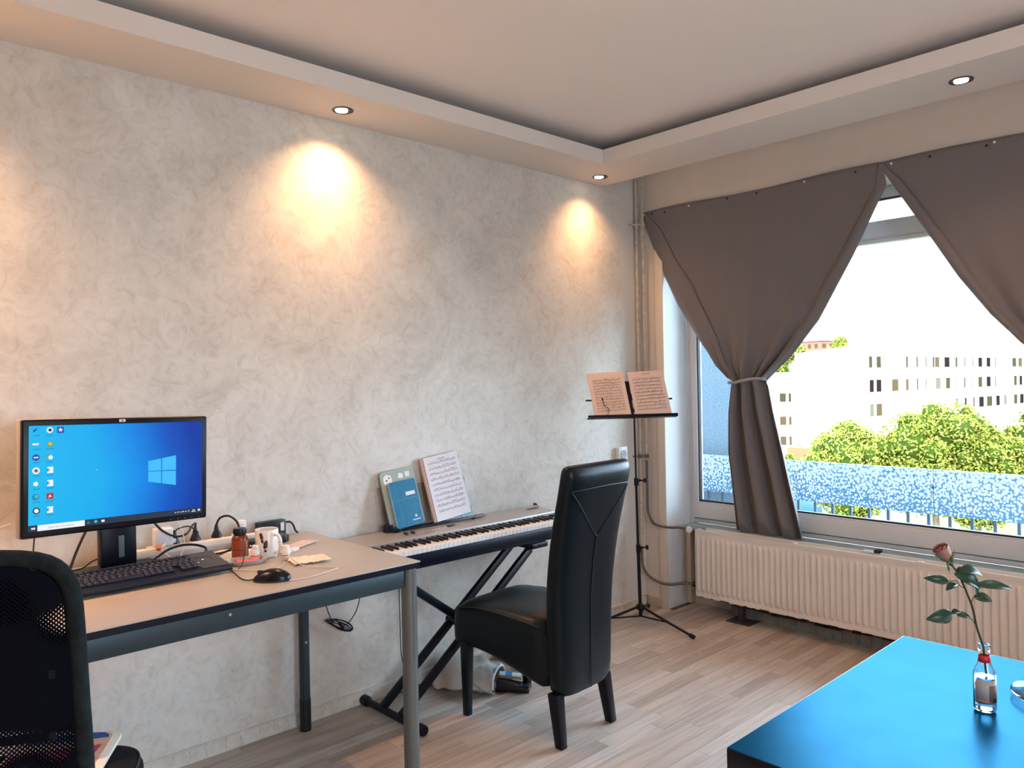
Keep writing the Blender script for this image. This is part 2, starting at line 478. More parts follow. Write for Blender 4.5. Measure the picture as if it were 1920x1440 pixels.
struct(b.build('baseboard_niche', mat('old_plaster_strip', (0.22, 0.21, 0.20), rough=0.9, var=0.5, vscale=30, bump=1.0, bscale=60), smooth=False))

# cracks and drips in the skirting paint
b = MB()
for k in range(34):
    x = -2.95 + k * 0.062 + rnd.random() * 0.05
    if x > -1.2: break
    z = 0.048
    while z > 0.008:
        z2 = z - 0.006 - rnd.random() * 0.010; x2 = x + (rnd.random() - .5) * 0.010
        b.quad((x, -0.01415, z), (x + 0.0012, -0.01415, z), (x2 + 0.0012, -0.01415, z2), (x2, -0.01415, z2)); x, z = x2, z2
        if rnd.random() < 0.2: break
o = b.build('paint_crack', mat('crack', (0.16, 0.13, 0.10), rough=0.9), bpy.data.objects['baseboard_left'], smooth=False); o['kind'] = 'stuff'

# ------------------------------------------------------------------ window
M_PVC = mat('pvc_frame', (0.80, 0.79, 0.78), rough=0.32, spec=0.5)
M_GASK = mat('gasket', (0.004, 0.005, 0.012), rough=0.6)
M_GLASS = glass_pane()
FX = 0.242
b = MB()
yl, ym0, ym1, yr = -0.158, -2.18, -2.27, -3.45
b.box(FX, FX + 0.07, yl - 0.034, yl, 0.487, 2.36)
b.box(FX, FX + 0.07, yr, yr + 0.04, 0.487, 2.36)
b.box(FX, FX + 0.07, ym1, ym0, 0.5305, 2.36)
b.box(FX, FX + 0.07, yr, yl - 0.034, 0.498, 0.5245)
b.box(FX, FX + 0.07, yr, yl - 0.034, 2.095, 2.190)
b.box(FX, FX + 0.07, yr, yl - 0.034, 2.300, 2.36)
win = struct(b.build('window_1', M_PVC, bevel=0.004))
gk = MB(); sash = MB()
for (a, c) in ((yl - 0.034, ym0), (ym1, yr + 0.04)):
    # sash: rails and stiles round the big pane
    s0, s1, zb, zt = a - 0.001, c + 0.001, 0.5305, 2.0945
    sash.box(FX - 0.012, FX + 0.05, s0 - 0.036, s0, zb, zt); sash.box(FX - 0.012, FX + 0.05, s1, s1 + 0.036, zb, zt)
    sash.box(FX - 0.012, FX + 0.05, s1 + 0.036, s0 - 0.036, zb, zb + 0.092); sash.box(FX - 0.012, FX + 0.05, s1 + 0.036, s0 - 0.036, zt - 0.02, zt)
    sash.box(FX - 0.004, FX + 0.045, s1 + 0.036, s0 - 0.036, zb + 0.092, zb + 0.102)
    gk.box(FX + 0.002, FX + 0.03, s0 - 0.0425, s0 - 0.036, zb + 0.102, zt - 0.02)
    gk.box(FX + 0.002, FX + 0.03, s1 + 0.036, s1 + 0.0425, zb + 0.102, zt - 0.02)
    gk.box(FX + 0.002, FX + 0.03, s1 + 0.036, s0 - 0.036, zb + 0.102, zb + 0.111)
    gk.box(FX + 0.002, FX + 0.03, s1 + 0.036, s0 - 0.036, 2.294, 2.301)
    gk.box(FX + 0.010, FX + 0.045, s1, s0, 0.5240, 0.5308)
sash.build('sash', M_PVC, win, bevel=0.003)
gk.build('gasket', M_GASK, win, smooth=False)
for (a, c) in ((yl - 0.069, ym0 + 0.036), (ym1 - 0.036, yr + 0.076)):
    MB().box(FX + 0.016, FX + 0.020, c, a, 0.63, 2.078).build('pane', M_GLASS, win, smooth=False)
    MB().box(FX + 0.016, FX + 0.020, c, a, 2.19, 2.30).build('pane', M_GLASS, win, smooth=False)
M_STONE = mat('sill_stone', (0.26, 0.36, 0.39), rough=0.3, var=0.45, vscale=120)
struct(MB().box(0.135, 0.2415, -3.45, -0.19, 0.470, 0.4975).build('window_sill', M_STONE, bevel=0.003))

# ------------------------------------------------------------------ outside: balcony, lawn, buildings, trees
M_CONC = mat('balcony_concrete', (0.18, 0.25, 0.32), rough=0.95, var=0.55, vscale=75)
struct(MB().box(0.36, 1.52, -4.6, 1.6, -0.25, -0.08).build('balcony_slab', mat('balcony_floor', (0.10, 0.10, 0.10), rough=0.9)))
pt = MB().box(1.56, 1.70, 0.02, 2.2, -1.0, 3.2).build('balcony_partition', M_CONC, smooth=False)
tag(pt, 'blue grey rough side wall seen through the narrow pane strip left of the curtain', 'wall')
rl = root('balcony_railing', (1.4, -1.0, -0.08), 0, 'balcony railing of dotted frosted glass panels above dark bars', 'railing')
M_DOT = dotted_glass()
edges = [1.55, 0.62, -0.285, -1.19, -2.095, -3.0, -3.9]
for a, c in zip(edges, edges[1:]):
    MB().box(1.395, 1.407, c + 0.004, a - 0.004, 0.505, 0.79).build('glass_panel', M_DOT, rl, bevel=0.001, bseg=1)
M_BAR = mat('railing_bar', (0.04, 0.07, 0.11), rough=0.5)
MB().box(1.410, 1.440, -3.9, 1.55, 0.66, 0.70).build('rail', M_BAR, rl, bevel=0.003)
MB().box(1.410, 1.440, -3.9, 1.55, -0.05, 0.0).build('rail', M_BAR, rl, bevel=0.003)
y = 1.45
while y > -3.85:
    MB().box(1.415, 1.432, y - 0.0085, y + 0.0085, -0.08, 0.67).build('bar', M_BAR, rl, smooth=False); y -= 0.124
gr = MB().box(6, 420, -160, 240, -9.4, -9.0).build('lawn', mat('grass', (0.072, 0.068, 0.004), rough=0.95, var=0.35, vscale=0.9), smooth=False)
struct(gr)
struct(MB().box(40, 66, 16.5, 26, -9.0, -8.97).build('path', mat('asphalt', (0.05, 0.048, 0.045), rough=0.95), smooth=False))
# small yard things in the gaps between the bars
tag(MB().box(50.4, 52.6, 23.4, 25.2, -9, -7.6).build('container', mat('container_blue', (0.01, 0.06, 0.14), rough=0.5), bevel=0.08), 'blue container standing on the ground below the railing', 'container')

M_WALLW = mat('render_white', (0.50, 0.51, 0.53), rough=0.9, spec=.1)
M_PANE = [mat('pane_dark', (0.010, 0.006, 0.006), rough=0.9, spec=0), mat('pane_tan', (0.055, 0.035, 0.018), rough=0.9, spec=0), mat('pane_blind', (0.075, 0.070, 0.045), rough=0.9, spec=0), mat('pane_olive', (0.028, 0.026, 0.012), rough=0.9, spec=0)]
A = Vector((86.681, 35.476, -9)); Bv = Vector((181.93, 28.257, -9)); G = Vector((108.49, 53.405, -9))
u = (Bv - A).normalized(); nrm = Vector((0, 0, 1)).cross(u); nrm = -nrm if nrm.dot(Vector((-3.9, -2.9, 0)) - A) < 0 else nrm
bl = root('apartment_building', A, 0, 'long white apartment block with rows of small windows behind the trees', 'building')
H0 = 4.75 + 9
b = MB()
foot = [A, Bv, Bv - nrm * 14, G + u * 6, G]
b.prism([(p.x, p.y) for p in foot], -9, 4.72)
b.build('wall', M_WALLW, bl, smooth=False)
Mb = Matrix.Translation(A) @ Matrix((u, nrm, Vector((0, 0, 1)))).transposed().to_4x4()
rb = MB()
rb.box(-0.2, 95.7, -0.5, 0.15, 13.72, 13.86, M=Mb)
for k in range(16):
    rb.box(8 + k * 5.2, 9.4 + k * 5.2 + (k % 3), -4, -2, 13.8, 14.2 + 0.25 * (k % 2), M=Mb)
rb.build('roof_edge', mat('roof_edge', (0.16, 0.16, 0.17), rough=0.7), bl, smooth=False)
ROWS = [
 (2.17, 3.60, [(3.8, 4.8), (5.7, 7.0), (13.5, 14.2), (16.4, 17.1), (19.1, 19.6), (21.3, 22.0), (22.0, 23.5), (25.0, 26.8), (28.6, 29.4), (31.5, 32.2), (34.5, 35.0), (36.6, 38.2), (39.7, 41.3), (43.0, 43.5), (50.0, 51.8), (52.6, 54.4), (58, 59.6), (63, 64.6)]),
 (-0.77, 0.77, [(3.9, 5.1), (5.6, 7.0), (9.6, 11.5), (13.4, 14.3), (16.5, 17.0), (19.1, 19.5), (22.1, 23.8), (25.4, 26.9), (28.5, 28.9), (31.4, 32.1), (33.9, 34.3), (36.5, 38.1), (39.6, 41.3), (42.8, 43.3), (45.7, 46.0), (48.5, 48.9), (50.6, 52.0), (53.0, 54.3), (58, 59.6)]),
 (-3.70, -2.16, [(3.9, 5.0), (5.5, 7.1), (28.4, 29.5), (31.6, 32.4), (34.6, 35.2), (36.7, 38.6), (39.6, 41.8), (43.2, 44.8), (46.3, 47.6), (50.5, 52.1), (53.1, 54.9)]),
]
rnd = random.Random(11)
M_WF = mat('window_surround', (0.17, 0.16, 0.15), rough=0.6)
for za, zb, L in ROWS:
    for (a, c) in L:
        z0_, z1_ = za + 9, zb + 9
        f = MB()
        t = 0.09
        f.box(a, a + t, 0, 0.08, z0_, z1_, M=Mb); f.box(c - t, c, 0, 0.08, z0_, z1_, M=Mb)
        f.box(a, c, 0, 0.08, z1_ - t, z1_, M=Mb); f.box(a - 0.08, c + 0.08, 0, 0.16, z0_ - 0.08, z0_, M=Mb)
        fo = f.build('window', M_WF, bl, smooth=False)
        MB().box(a + t * .6, c - t * .6, 0.01, 0.05, z0_, z1_ - t, M=Mb).build('pane', rnd.choice(M_PANE), fo, smooth=False)
# lower wing with loggia
wg = root('building_wing', (90.2, 45.9, -9), 0, 'lower white building wing at the left end of the apartment block', 'building')
MB().prism([(88.0, 49.6), (91.3, 44.8), (102, 52), (99, 57)], -9, 1.8).build('wall', M_WALLW, wg, smooth=False)
wu = (Vector((91.3, 44.8, 0)) - Vector((88.0, 49.6, 0))).normalized(); wn = Vector((wu.y, -wu.x, 0))
if wn.dot(Vector((-92, -48, 0))) < 0: wn = -wn
Mw = Matrix.Translation((88.0, 49.6, 0)) @ Matrix((wu, wn, Vector((0, 0, 1)))).transposed().to_4x4()
MB().box(2.2, 5.9, 0, 0.7, 1.05, 1.25, M=Mw).build('canopy', mat('canopy_tan', (0.14, 0.10, 0.07), rough=0.8), wg, smooth=False)
for z in (-2.0, -5.0, -7.6):
    for uu in (3.9, 5.0):
        MB().box(uu, uu + (0.75 if uu < 4.5 else .3), 0.0, 0.06, z, z + 1.1, M=Mw).build('window', M_PANE[1 if z < -3 else 3], wg, smooth=False)
# distant estate
def far_block(loc, w_, d_, h_, m, label):
    r = root('distant_building', loc, math.radians(-20), label, 'building', None)
    b = MB(); b.box(-w_ / 2, w_ / 2, -d_ / 2, d_ / 2, 0, h_); b.build('wall', m, r, local=True, smooth=False)
    wm = MB()
    for fl_ in range(int(h_ // 3)):
        k = -w_ / 2 + 1
        while k < w_ / 2 - 1.5:
            wm.box(k, k + 1.5, -d_ / 2 - .08, -d_ / 2, fl_ * 3 + 1, fl_ * 3 + 2.3)
            wm.box(-w_ / 2 - .08, -w_ / 2, k * d_ / w_, k * d_ / w_ + 1.2, fl_ * 3 + 1, fl_ * 3 + 2.3); k += 3
    o = wm.build('window', M_PANE[1], r, local=True, smooth=False); o['kind'] = 'stuff'
    MB().box(-w_ / 2 - .4, w_ / 2 + .4, -d_ / 2 - .4, d_ / 2 + .4, h_, h_ + .5).build('roof', M_WF, r, local=True, smooth=False)
    return r
M_BRK = mat('brick_far', (0.17, 0.060, 0.035), rough=0.9, var=0.1, vscale=2)
far_block((240.3, 110.7, -9), 9.5, 9, 21.2, M_BRK, 'distant red brick block above the roof behind the left curtain edge')
far_block((252, 28.5, -9), 26, 12, 19.5, mat('roof_red', (0.16, 0.045, 0.035), rough=0.9), 'distant red building just above the far right of the white roof')
# orange fence wall by the shrubs
tag(MB().box(84.6, 86.0, 38.9, 42.6, -9, -7.3).build('garden_wall', mat('orange_wall', (0.16, 0.070, 0.025), rough=0.9), smooth=False), 'low orange brown wall at the foot of the white building', 'wall')

def leaf_mat(name, c1, c2):
    m = mat(name, c1, rough=0.8, spec=0.05)
    nt = m.node_tree; b = nt.nodes['Principled BSDF']
    at = nt.nodes.new('ShaderNodeAttribute'); at.attribute_name = 'tone'
    r = ramp(nt, [(0.0, c1), (1.0, c2)])
    nt.links.new(at.outputs['Fac'], r.inputs['Fac']); nt.links.new(r.outputs['Color'], b.inputs['Base Color'])
    b.inputs['Subsurface Weight'].default_value = 0.0
    return m
M_LEAF = leaf_mat('leaf_lime', (0.095, 0.125, 0.012), (0.26, 0.25, 0.05))
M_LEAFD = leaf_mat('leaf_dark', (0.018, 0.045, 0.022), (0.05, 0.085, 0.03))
M_BARK = mat('bark', (0.12, 0.09, 0.06), rough=0.9)
def tree(loc, blobs, n, size, m, label, seed, group=None, name='tree', cat='tree', trunk=True):
    # blobs: (dx, dy, z, r) round the tree's foot; z above the foot
    rg = np.random.default_rng(seed)
    B = np.array(blobs, float); wt = B[:, 3] ** 2; wt /= wt.sum()
    # extra knobs round each main mass give the crown its lumpy outline
    K = []
    for (x, y, z, r) in blobs:
        K.append((x, y, z, r * .86))
        for _ in range(16):
            d = rg.normal(size=3); d /= np.linalg.norm(d)
            K.append((x + d[0] * r * .78, y + d[1] * r * .78, z + d[2] * r * .70, r * rg.uniform(.20, .38)))
    K = np.array(K); wk = K[:, 3] ** 2; wk /= wk.sum()
    idx = rg.choice(len(K), n, p=wk)
    d = rg.normal(size=(n, 3)); d /= np.linalg.norm(d, axis=1)[:, None]
    rr = K[idx, 3] * rg.uniform(.80, 1.06, n)
    P = K[idx, :3] + d * rr[:, None]
    a = rg.normal(size=(n, 3)); a += d * 0.5; a /= np.linalg.norm(a, axis=1)[:, None]
    t = np.cross(a, rg.normal(size=(n, 3))); t /= np.linalg.norm(t, axis=1)[:, None]
    s_ = np.cross(a, t); L = size * rg.uniform(.6, 1.3, n)[:, None]
    V = np.stack([P - t * L, P - s_ * L * .45, P + t * L, P + s_ * L * .45], 1).reshape(-1, 3)
    F = np.arange(4 * n).reshape(-1, 4)
    r_ = root(name, loc, 0, label, cat, group)
    me = bpy.data.meshes.new('foliage'); me.from_pydata(V.tolist(), [], F.tolist()); me.materials.append(m)
    tone(me, np.clip(rg.normal(.5, .25, n), 0, 1).tolist())
    o = bpy.data.objects.new('foliage', me); COL.objects.link(o); o.parent = r_; o['kind'] = 'stuff'
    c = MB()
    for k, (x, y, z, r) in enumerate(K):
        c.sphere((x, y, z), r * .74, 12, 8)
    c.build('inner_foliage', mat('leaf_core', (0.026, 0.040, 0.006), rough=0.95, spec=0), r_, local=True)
    if trunk:
        z = min(q[2] for q in blobs)
        MB().tube([(0, 0, 0), (0.1, 0, z * .5), (0, 0.1, z)], [.22, .17, .12], 10).build('trunk', M_BARK, r_, local=True)
    return r_
tree((37.6, 15.0, -9), [(0.2, 0.2, 6.0, 1.9), (-1.2, 1.0, 5.3, 1.2), (1.2, -1.1, 5.2, 1.5), (0, 0, 4.2, 1.8)], 16000, .105, M_LEAF, 'small round lime green tree at the left before the white building', 1)
tree((40.5, 11.6, -9), [(0.2, -0.6, 7.0, 2.1), (-0.9, 0.9, 6.5, 2.0), (0.9, -1.9, 6.0, 1.8), (0, 0.4, 4.7, 2.3), (0.6, -1.6, 4.2, 2.0), (-.6, 2.2, 5.3, 1.3)], 30000, .105, M_LEAF, 'largest lime green tree in the middle of the window view', 2)
tree((43.0, 7.3, -9), [(0.2, 0.0, 6.6, 2.0), (0.9, -1.6, 7.0, 2.0), (-.4, 0.8, 4.6, 1.6), (0.4, -1.0, 4.4, 2.3), (0.6, -3.2, 6.0, 2.2)], 22000, .105, M_LEAF, 'lime green tree cut off by the right picture edge outside', 3)
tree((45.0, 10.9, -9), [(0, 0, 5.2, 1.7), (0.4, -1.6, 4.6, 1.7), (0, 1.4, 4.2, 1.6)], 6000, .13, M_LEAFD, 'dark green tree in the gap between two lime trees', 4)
tree((70.0, 35.0, -9), [(0, 0, 1.2, 1.4), (1.2, -1.6, 1.0, 1.3), (-1.2, 1.8, 1.0, 1.4), (-2.4, 3.6, 1.1, 1.3)], 5000, .14, M_LEAF, 'low row of green shrubs at the foot of the white building', 5, name='shrub', cat='shrub', trunk=False)
tree((170.0, 90.6, -9), [(0, 0, 13.5, 5.2), (3, -4.0, 16.0, 3.2), (-3, 4, 14.0, 5.0), (0, 0, 8, 6)], 7000, .5, M_LEAF, 'bright green tree towering behind the left end of the white block', 6)
tree((226.0, 98.0, -9), [(0, 0, 17.0, 3.4), (0, 0, 20.2, 1.9), (3, -4, 17.0, 2.4), (4, -9, 17.6, 2.0)], 3000, .55, M_LEAF, 'pointed distant tree to the right of the red brick block', 7)
# ------------------------------------------------------------------ ceiling spotlights
M_BLK = mat('black_metal', (0.012, 0.012, 0.016), rough=0.4)
M_RING = mat('lamp_ring', (0.05, 0.035, 0.03), rough=0.35, metal=0.6)
M_BULB = mat('bulb', (1, 1, 1), emit=(1.0, 0.88, 0.66), es=8.0)
LAB = ['recessed spotlight outside the left picture edge above the desk', 'recessed ceiling spotlight above the textured wall, left one of the two over that wall', 'recessed ceiling spotlight in the corner of the lowered border', 'recessed ceiling spotlight above the curtains at the upper right']
for i, (x, y, t, e, e2) in enumerate(LAMPS):
    if i > 3: lab = 'recessed ceiling spotlight ' + ['over the right end of the curtains', 'added unseen right of the camera by the added window', 'added unseen behind the camera by the added window', 'added unseen at the back of the room, farther from the desk', 'added unseen at the back of the room, nearer the desk'][i - 4]
    else: lab = LAB[i]
    r = root('ceiling_spotlight', (x, y, SOF), 0, lab, 'ceiling light', 'recessed ceiling spotlights')
    MB().lathe([(0.0405, -0.0002), (0.0425, -0.0015), (0.0425, -0.004), (0.040, -0.005), (0.037, -0.0035), (0.031, -0.0008)], (0, 0, 0), 36, closed=True).build('ring', M_RING, r, local=True)
    MB().lathe([(0.0365, -0.0007), (0.0001, -0.0006)], (0, 0, 0), 30).build('reflector', mat('reflector', (0.03, 0.022, 0.02), rough=0.3), r, local=True)
    tx, ty = t[0] * .03, t[1] * .02
    MB().lathe([(0.0255, -0.0015), (0.0245, -0.006), (0.0001, -0.0075)], (tx, ty, 0), 26).build('bulb', M_BULB, r, local=True)

# ------------------------------------------------------------------ curtains
M_CUR = mat('curtain_cloth', (0.175, 0.158, 0.157), rough=0.62, spec=0.35, sheen=0.25, bump=0.12, bscale=900)
def cx(z):
    return -0.022 + .1 * (2.42 - z) / 1.04 if z > 1.38 else .078 + .075 * (1.38 - z) / .88
def curtain(nm, L, Rr, FoldL, FoldR, label, seed, holes):
    # L, Rr: (z, y) of left and right edges (left = larger y); Fold*: width of the turned-over side band
    zt, zb, zk = 2.415, 0.500, 1.378
    r = root(nm, (0.02, (L[0][1] + Rr[0][1]) / 2, zb), 0, label, 'curtain', 'grey curtains over the window')
    def surf(uu, v):
        z = zt - (zt - zb) * v
        if v == 0: z = zt + 0.006 * math.sin(uu * 9)
        a, c = lerp(L, z), lerp(Rr, z)
        y = a + (c - a) * uu
        s = max(0.0, min(1.0, (zt - z) / (zt - zk)))
        if z > zk:
            amp = 0.0015 + 0.030 * s ** 2.8
            k = 7
            x = cx(z) - 0.034 * math.sin(PI * uu) * s ** 3
            edge = math.exp(-((uu - 0.5) / 0.42) ** 4)
            x += amp * (math.sin(2 * PI * k * uu + seed + 1.5 * s) * (0.45 + 0.55 * (1 - edge)) + 0.5 * math.sin(2 * PI * 3.3 * uu + seed * 2))
            x += 0.010 * s * math.sin(2 * PI * 1.6 * uu + seed)
            x += 0.0018 * noise.noise(Vector((y * 7, z * 5, seed))) + 0.003 * noise.noise(Vector((y * 2.2, z * 2, seed + 3)))
        else:
            q = min(1, (zk - z) / 0.5)
            amp = 0.026 + 0.014 * q
            x = cx(z) - 0.034 * math.sin(PI * uu) * (1 - q * .6)
            ph = 2 * PI * (3.4 * uu + 0.10 * q * math.sin(uu * 7)) + seed
            sv = math.sin(ph)
            x += amp * (abs(sv) ** .7 * (1 if sv > 0 else -1))
            x += 0.002 * noise.noise(Vector((y * 9, z * 6, seed)))
            if z < 0.60: x = min(max(x, 0.1425 - max(0, z - .515) * .8), 0.225)
        return (x, y, z)
    b = MB().grid(surf, 150, 130)
    b.build('cloth', M_CUR, r, solid=0.0018, ang=80)
    # turned-over side bands, from the top hem down to the tie
    for side, W in (('L', FoldL), ('R', FoldR)):
        if not W: continue
        def band(uu, v, side=side, W=W):
            z = zt - 0.004 - (zt - zk - 0.004) * v
            a, c = lerp(L, z), lerp(Rr, z)
            e = a if side == 'L' else c
            sg = -1 if side == 'L' else 1
            wd = lerp(W, z)
            y = e + sg * wd * uu
            uu2 = (y - a) / (c - a)
            base = surf(max(0, min(1, uu2)), (zt - z) / (zt - zb))[0]
            return (base - 0.006 - 0.016 * math.sin(PI * min(1, uu * 1.02)) ** .6 * min(1, v * 3 + .15), y + (0.003 if side == 'L' else -0.003) * (1 - uu), z)
        MB().grid(band, 10, 70).build('side_hem', M_CUR, r, solid=0.0018, ang=80)
    # cord tie
    a, c = lerp(L, zk), lerp(Rr, zk); yc, hw = (a + c) / 2, abs(a - c) / 2 + 0.006
    ring = [(cx(zk) - 0.010 - 0.062 * math.cos(t) * (1 if math.cos(t) > 0 else .7), yc - hw * math.sin(t), zk + 0.004 * math.sin(3 * t) + 0.012 * math.sin(t)) for t in [2 * PI * i / 28 for i in range(29)]]
    MB().tube(ring, 0.0042, 8).build('tie_cord', mat('cord_grey', (0.42, 0.42, 0.44), rough=0.7), r)
    ring = [(p[0] + 0.002, p[1], p[2] - 0.008) for p in ring]
    MB().tube(ring, 0.0028, 8).build('tie_cord', MATS['cord_grey'], r)
    for i, y in enumerate(holes):
        MB().lathe([(0.0001, -0.006), (0.005, -0.005), (0.006, -0.001), (0.005, 0.001)], (-0.028, y, 2.398 - 0.004 * (i % 3)), 10, M=Matrix.Rotation(PI / 2, 3, 'Y')).build('nail', MATS['nail_white'] if i % 3 == 0 else M_BLK, r)
    return r
mat('nail_white', (0.75, 0.74, 0.72), rough=0.4)
L1 = [(2.422, -0.030), (2.109, -0.123), (1.842, -0.235), (1.611, -0.365), (1.467, -0.461), (1.379, -0.559), (1.342, -0.549), (1.2, -.52), (0.953, -0.500), (0.498, -0.522)]
R1 = [(2.411, -1.457), (2.305, -1.470), (1.991, -1.293), (1.686, -1.097), (1.498, -0.923), (1.376, -0.774), (1.34, -0.788), (1.2, -.81), (0.973, -0.858), (0.537, -0.940)]
curtain('curtain', L1, R1, [(2.4, .02), (2.3, .09), (1.925, 0.16), (1.6, 0.145), (1.378, 0.07)], [(2.4, 0.02), (2.3, 0.05), (1.9, 0.075), (1.5, 0.06), (1.38, 0.03)], 'left grey curtain, tied with a cord and hanging to the sill beside the pipes', 0.6, [-0.05, -0.11, -0.20, -0.37, -0.62, -0.80, -1.07, -1.33])
L2 = [(2.413, -1.440), (2.207, -1.556), (2.017, -1.664), (1.833, -1.767), (1.655, -1.889), (1.519, -2.006), (1.378, -2.16), (1.2, -2.13), (0.9, -2.10), (0.5, -2.08)]
R2 = [(2.413, -3.05), (2.2, -2.98), (1.8, -2.75), (1.5, -2.5), (1.378, -2.36), (1.2, -2.4), (0.9, -2.46), (0.5, -2.55)]
curtain('curtain', L2, R2, [(2.4, 0.02), (2.3, 0.045), (1.9, 0.06), (1.5, 0.05), (1.38, 0.03)], None, 'right grey curtain cut off by the picture edge, drawn back to the right', 2.1, [-1.50, -1.67, -1.90, -1.93, -2.3, -2.7])

# ------------------------------------------------------------------ radiator
M_RAD = mat('radiator_enamel', (0.77, 0.70, 0.63), rough=0.35, spec=0.5, var=0.04, vscale=9)
RX, RY0, RY1, RZ0, RZ1 = 0.035, -0.330, -2.75, 0.105, 0.500
rad = root('radiator', (0.08, -1.5, RZ0), 0, 'long cream ribbed panel radiator under the window', 'radiator')
pit = 0.0333
def rfn(uu, v):
    y = RY0 + (RY1 - RY0) * uu; z = RZ0 + (RZ1 - RZ0) * v
    k = ((RY0 - y) / pit) % 1.0
    rib = max(0.0, math.cos((k - .5) * 2 * PI * 1.0)) ** 0.8
    e = min(1, max(0, (z - RZ0 - 0.030) / 0.014)) * min(1, max(0, (RZ1 - 0.042 - z) / 0.014))
    inset = 0.004 * min(1, max(0, (z - RZ0 - .012) / .01)) * min(1, max(0, (RZ1 - .012 - z) / .01))
    return (RX + inset - 0.0105 * rib * e, y, z)
nv = [0, .02, .035, .06, .08, .095, .11, .13, .3, .6, .84, .86, .875, .89, .91, .93, .96, .98, 1]
b = MB(); nu = 580
def rf2(a, c): return rfn(a, nv[int(round(c * (len(nv) - 1)))])
b.grid(rf2, nu, len(nv) - 1)
b.box(RX + 0.0045, RX + 0.012, RY1, RY0, RZ0, RZ1); b.box(RX, RX + 0.012, RY0 - 0.003, RY0, RZ0, RZ1)
b.build('front_panel', M_RAD, rad, ang=70)
b = MB(); b.box(RX + 0.088, RX + 0.098, RY1, RY0 - 0.02, RZ0 + 0.004, RZ1 - 0.002)
b.build('back_panel', M_RAD, rad, bevel=0.003)
b = MB()
y = RY0 - 0.04
while y > RY1 + 0.03:
    b.box(RX + 0.013, RX + 0.087, y, y + 0.0008, RZ0 + 0.02, RZ1 - 0.075); y -= 0.022
b.build('fins', mat('radiator_dark', (0.22, 0.19, 0.16), rough=0.6), rad, smooth=False)
b = MB(); b.tube([(RX + 0.02, RY0 - 0.002, RZ1 - 0.03), (RX + 0.02, RY1, RZ1 - 0.03)], 0.010, 10); b.tube([(RX + 0.02, RY0 - 0.002, RZ0 + 0.03), (RX + 0.02, RY1, RZ0 + 0.03)], 0.010, 10)
b.build('header_pipe', M_RAD, rad)
rnd = random.Random(4)
b = MB()
y = RY0 - .03
while y > RY1:
    L_ = rnd.random() * .05 + .01
    b.box(RX - 0.0008, RX + 0.0005, y - L_, y, RZ0 - 0.001, RZ0 + 0.002 + 0.004 * rnd.random()); y -= L_ + rnd.random() * .12
b.build('chipped_edge', mat('rust', (0.05, 0.03, 0.03), rough=0.9), rad, smooth=False)
for y in (-0.36, -0.95, -1.58, -2.2):
    MB().box(RX + 0.001, RX + 0.012, y - 0.014, y + 0.014, RZ1 - 0.002, RZ1 + 0.006).build('clip', mat('clip_white', (0.78, 0.76, 0.72), rough=0.4), rad, bevel=0.003)
MB().box(RX + 0.085, RX + 0.12, -1.36, -1.33, RZ1 - 0.006, RZ1 + 0.012).build('bracket', mat('bracket_dark', (0.03, 0.03, 0.035), rough=.5), rad, bevel=0.002)
MB().box(RX + 0.07, RX + 0.10, -1.33, -1.28, RZ1 - 0.004, RZ1 + 0.006).build('bracket', MATS['clip_white'], rad, bevel=0.002)
b = MB(); b.box(RX + 0.03, RX + 0.06, -0.62, -0.585, 0.0, RZ0 + 0.02); b.box(RX - 0.01, RX + 0.12, -0.68, -0.53, 0.0, 0.004)
b.build('foot_bracket', mat('bracket_steel', (0.06, 0.06, 0.07), rough=.5, metal=.5), rad, bevel=0.002)

# heating pipes
M_PIPE = mat('pipe_painted', (0.50, 0.44, 0.37), rough=0.5, var=0.55, vscale=45)
M_PIPE2 = mat('pipe_bare', (0.13, 0.115, 0.10), rough=0.4, metal=0.2, var=0.4, vscale=60)
hp = root('heating_pipe', (-0.075, -0.030, 0.1), 0, 'flaking vertical heating pipe nearer the textured wall, bending to the radiator foot', 'pipe', 'heating pipes in the corner')
MB().tube([(-0.075, -0.022, 2.654), (-0.075, -0.022, 1.8), (-0.073, -0.024, 1.0), (-0.075, -0.022, 0.36)], 0.0085, 12, smooth=6).build('pipe', M_PIPE, hp)
MB().tube([(-0.075, -0.022, 0.36), (-0.075, -0.022, 0.34), (-0.074, -0.026, 0.26), (-0.066, -0.06, 0.200), (-0.045, -0.13, 0.165), (-0.020, -0.20, 0.160), (0.03, -0.27, 0.172), (0.06, -0.315, 0.162)], 0.0085, 12, smooth=6).build('bend', M_PIPE2, hp)
MB().tube([(0.052, -0.300, 0.168), (0.062, -0.335, 0.160)], 0.015, 12).build('coupling', M_BLK, hp)
hq = root('heating_pipe', (-0.050, -0.055, 0.5), 0, 'vertical heating pipe nearer the window, bending to the white radiator valve', 'pipe', 'heating pipes in the corner')
MB().tube([(-0.050, -0.052, 2.654), (-0.050, -0.052, 1.8), (-0.050, -0.054, 1.0), (-0.050, -0.052, 0.90)], 0.0080, 12, smooth=6).build('pipe', M_PIPE, hq)
MB().tube([(-0.050, -0.052, 0.90), (-0.050, -0.052, 0.66), (-0.048, -0.056, 0.58), (-0.040, -0.085, 0.520), (-0.022, -0.13, 0.502), (0.0, -0.18, 0.497), (0.025, -0.225, 0.499), (0.045, -0.262, 0.494)], 0.0080, 12, smooth=6).build('bend', M_PIPE2, hq)
vd = Vector((0.72, -0.69, 0.0)); Mv = Vector((-0.75, -0.6, 0.1)).to_track_quat('Z', 'Y').to_matrix()
v0 = Vector((0.052, -0.276, 0.490))
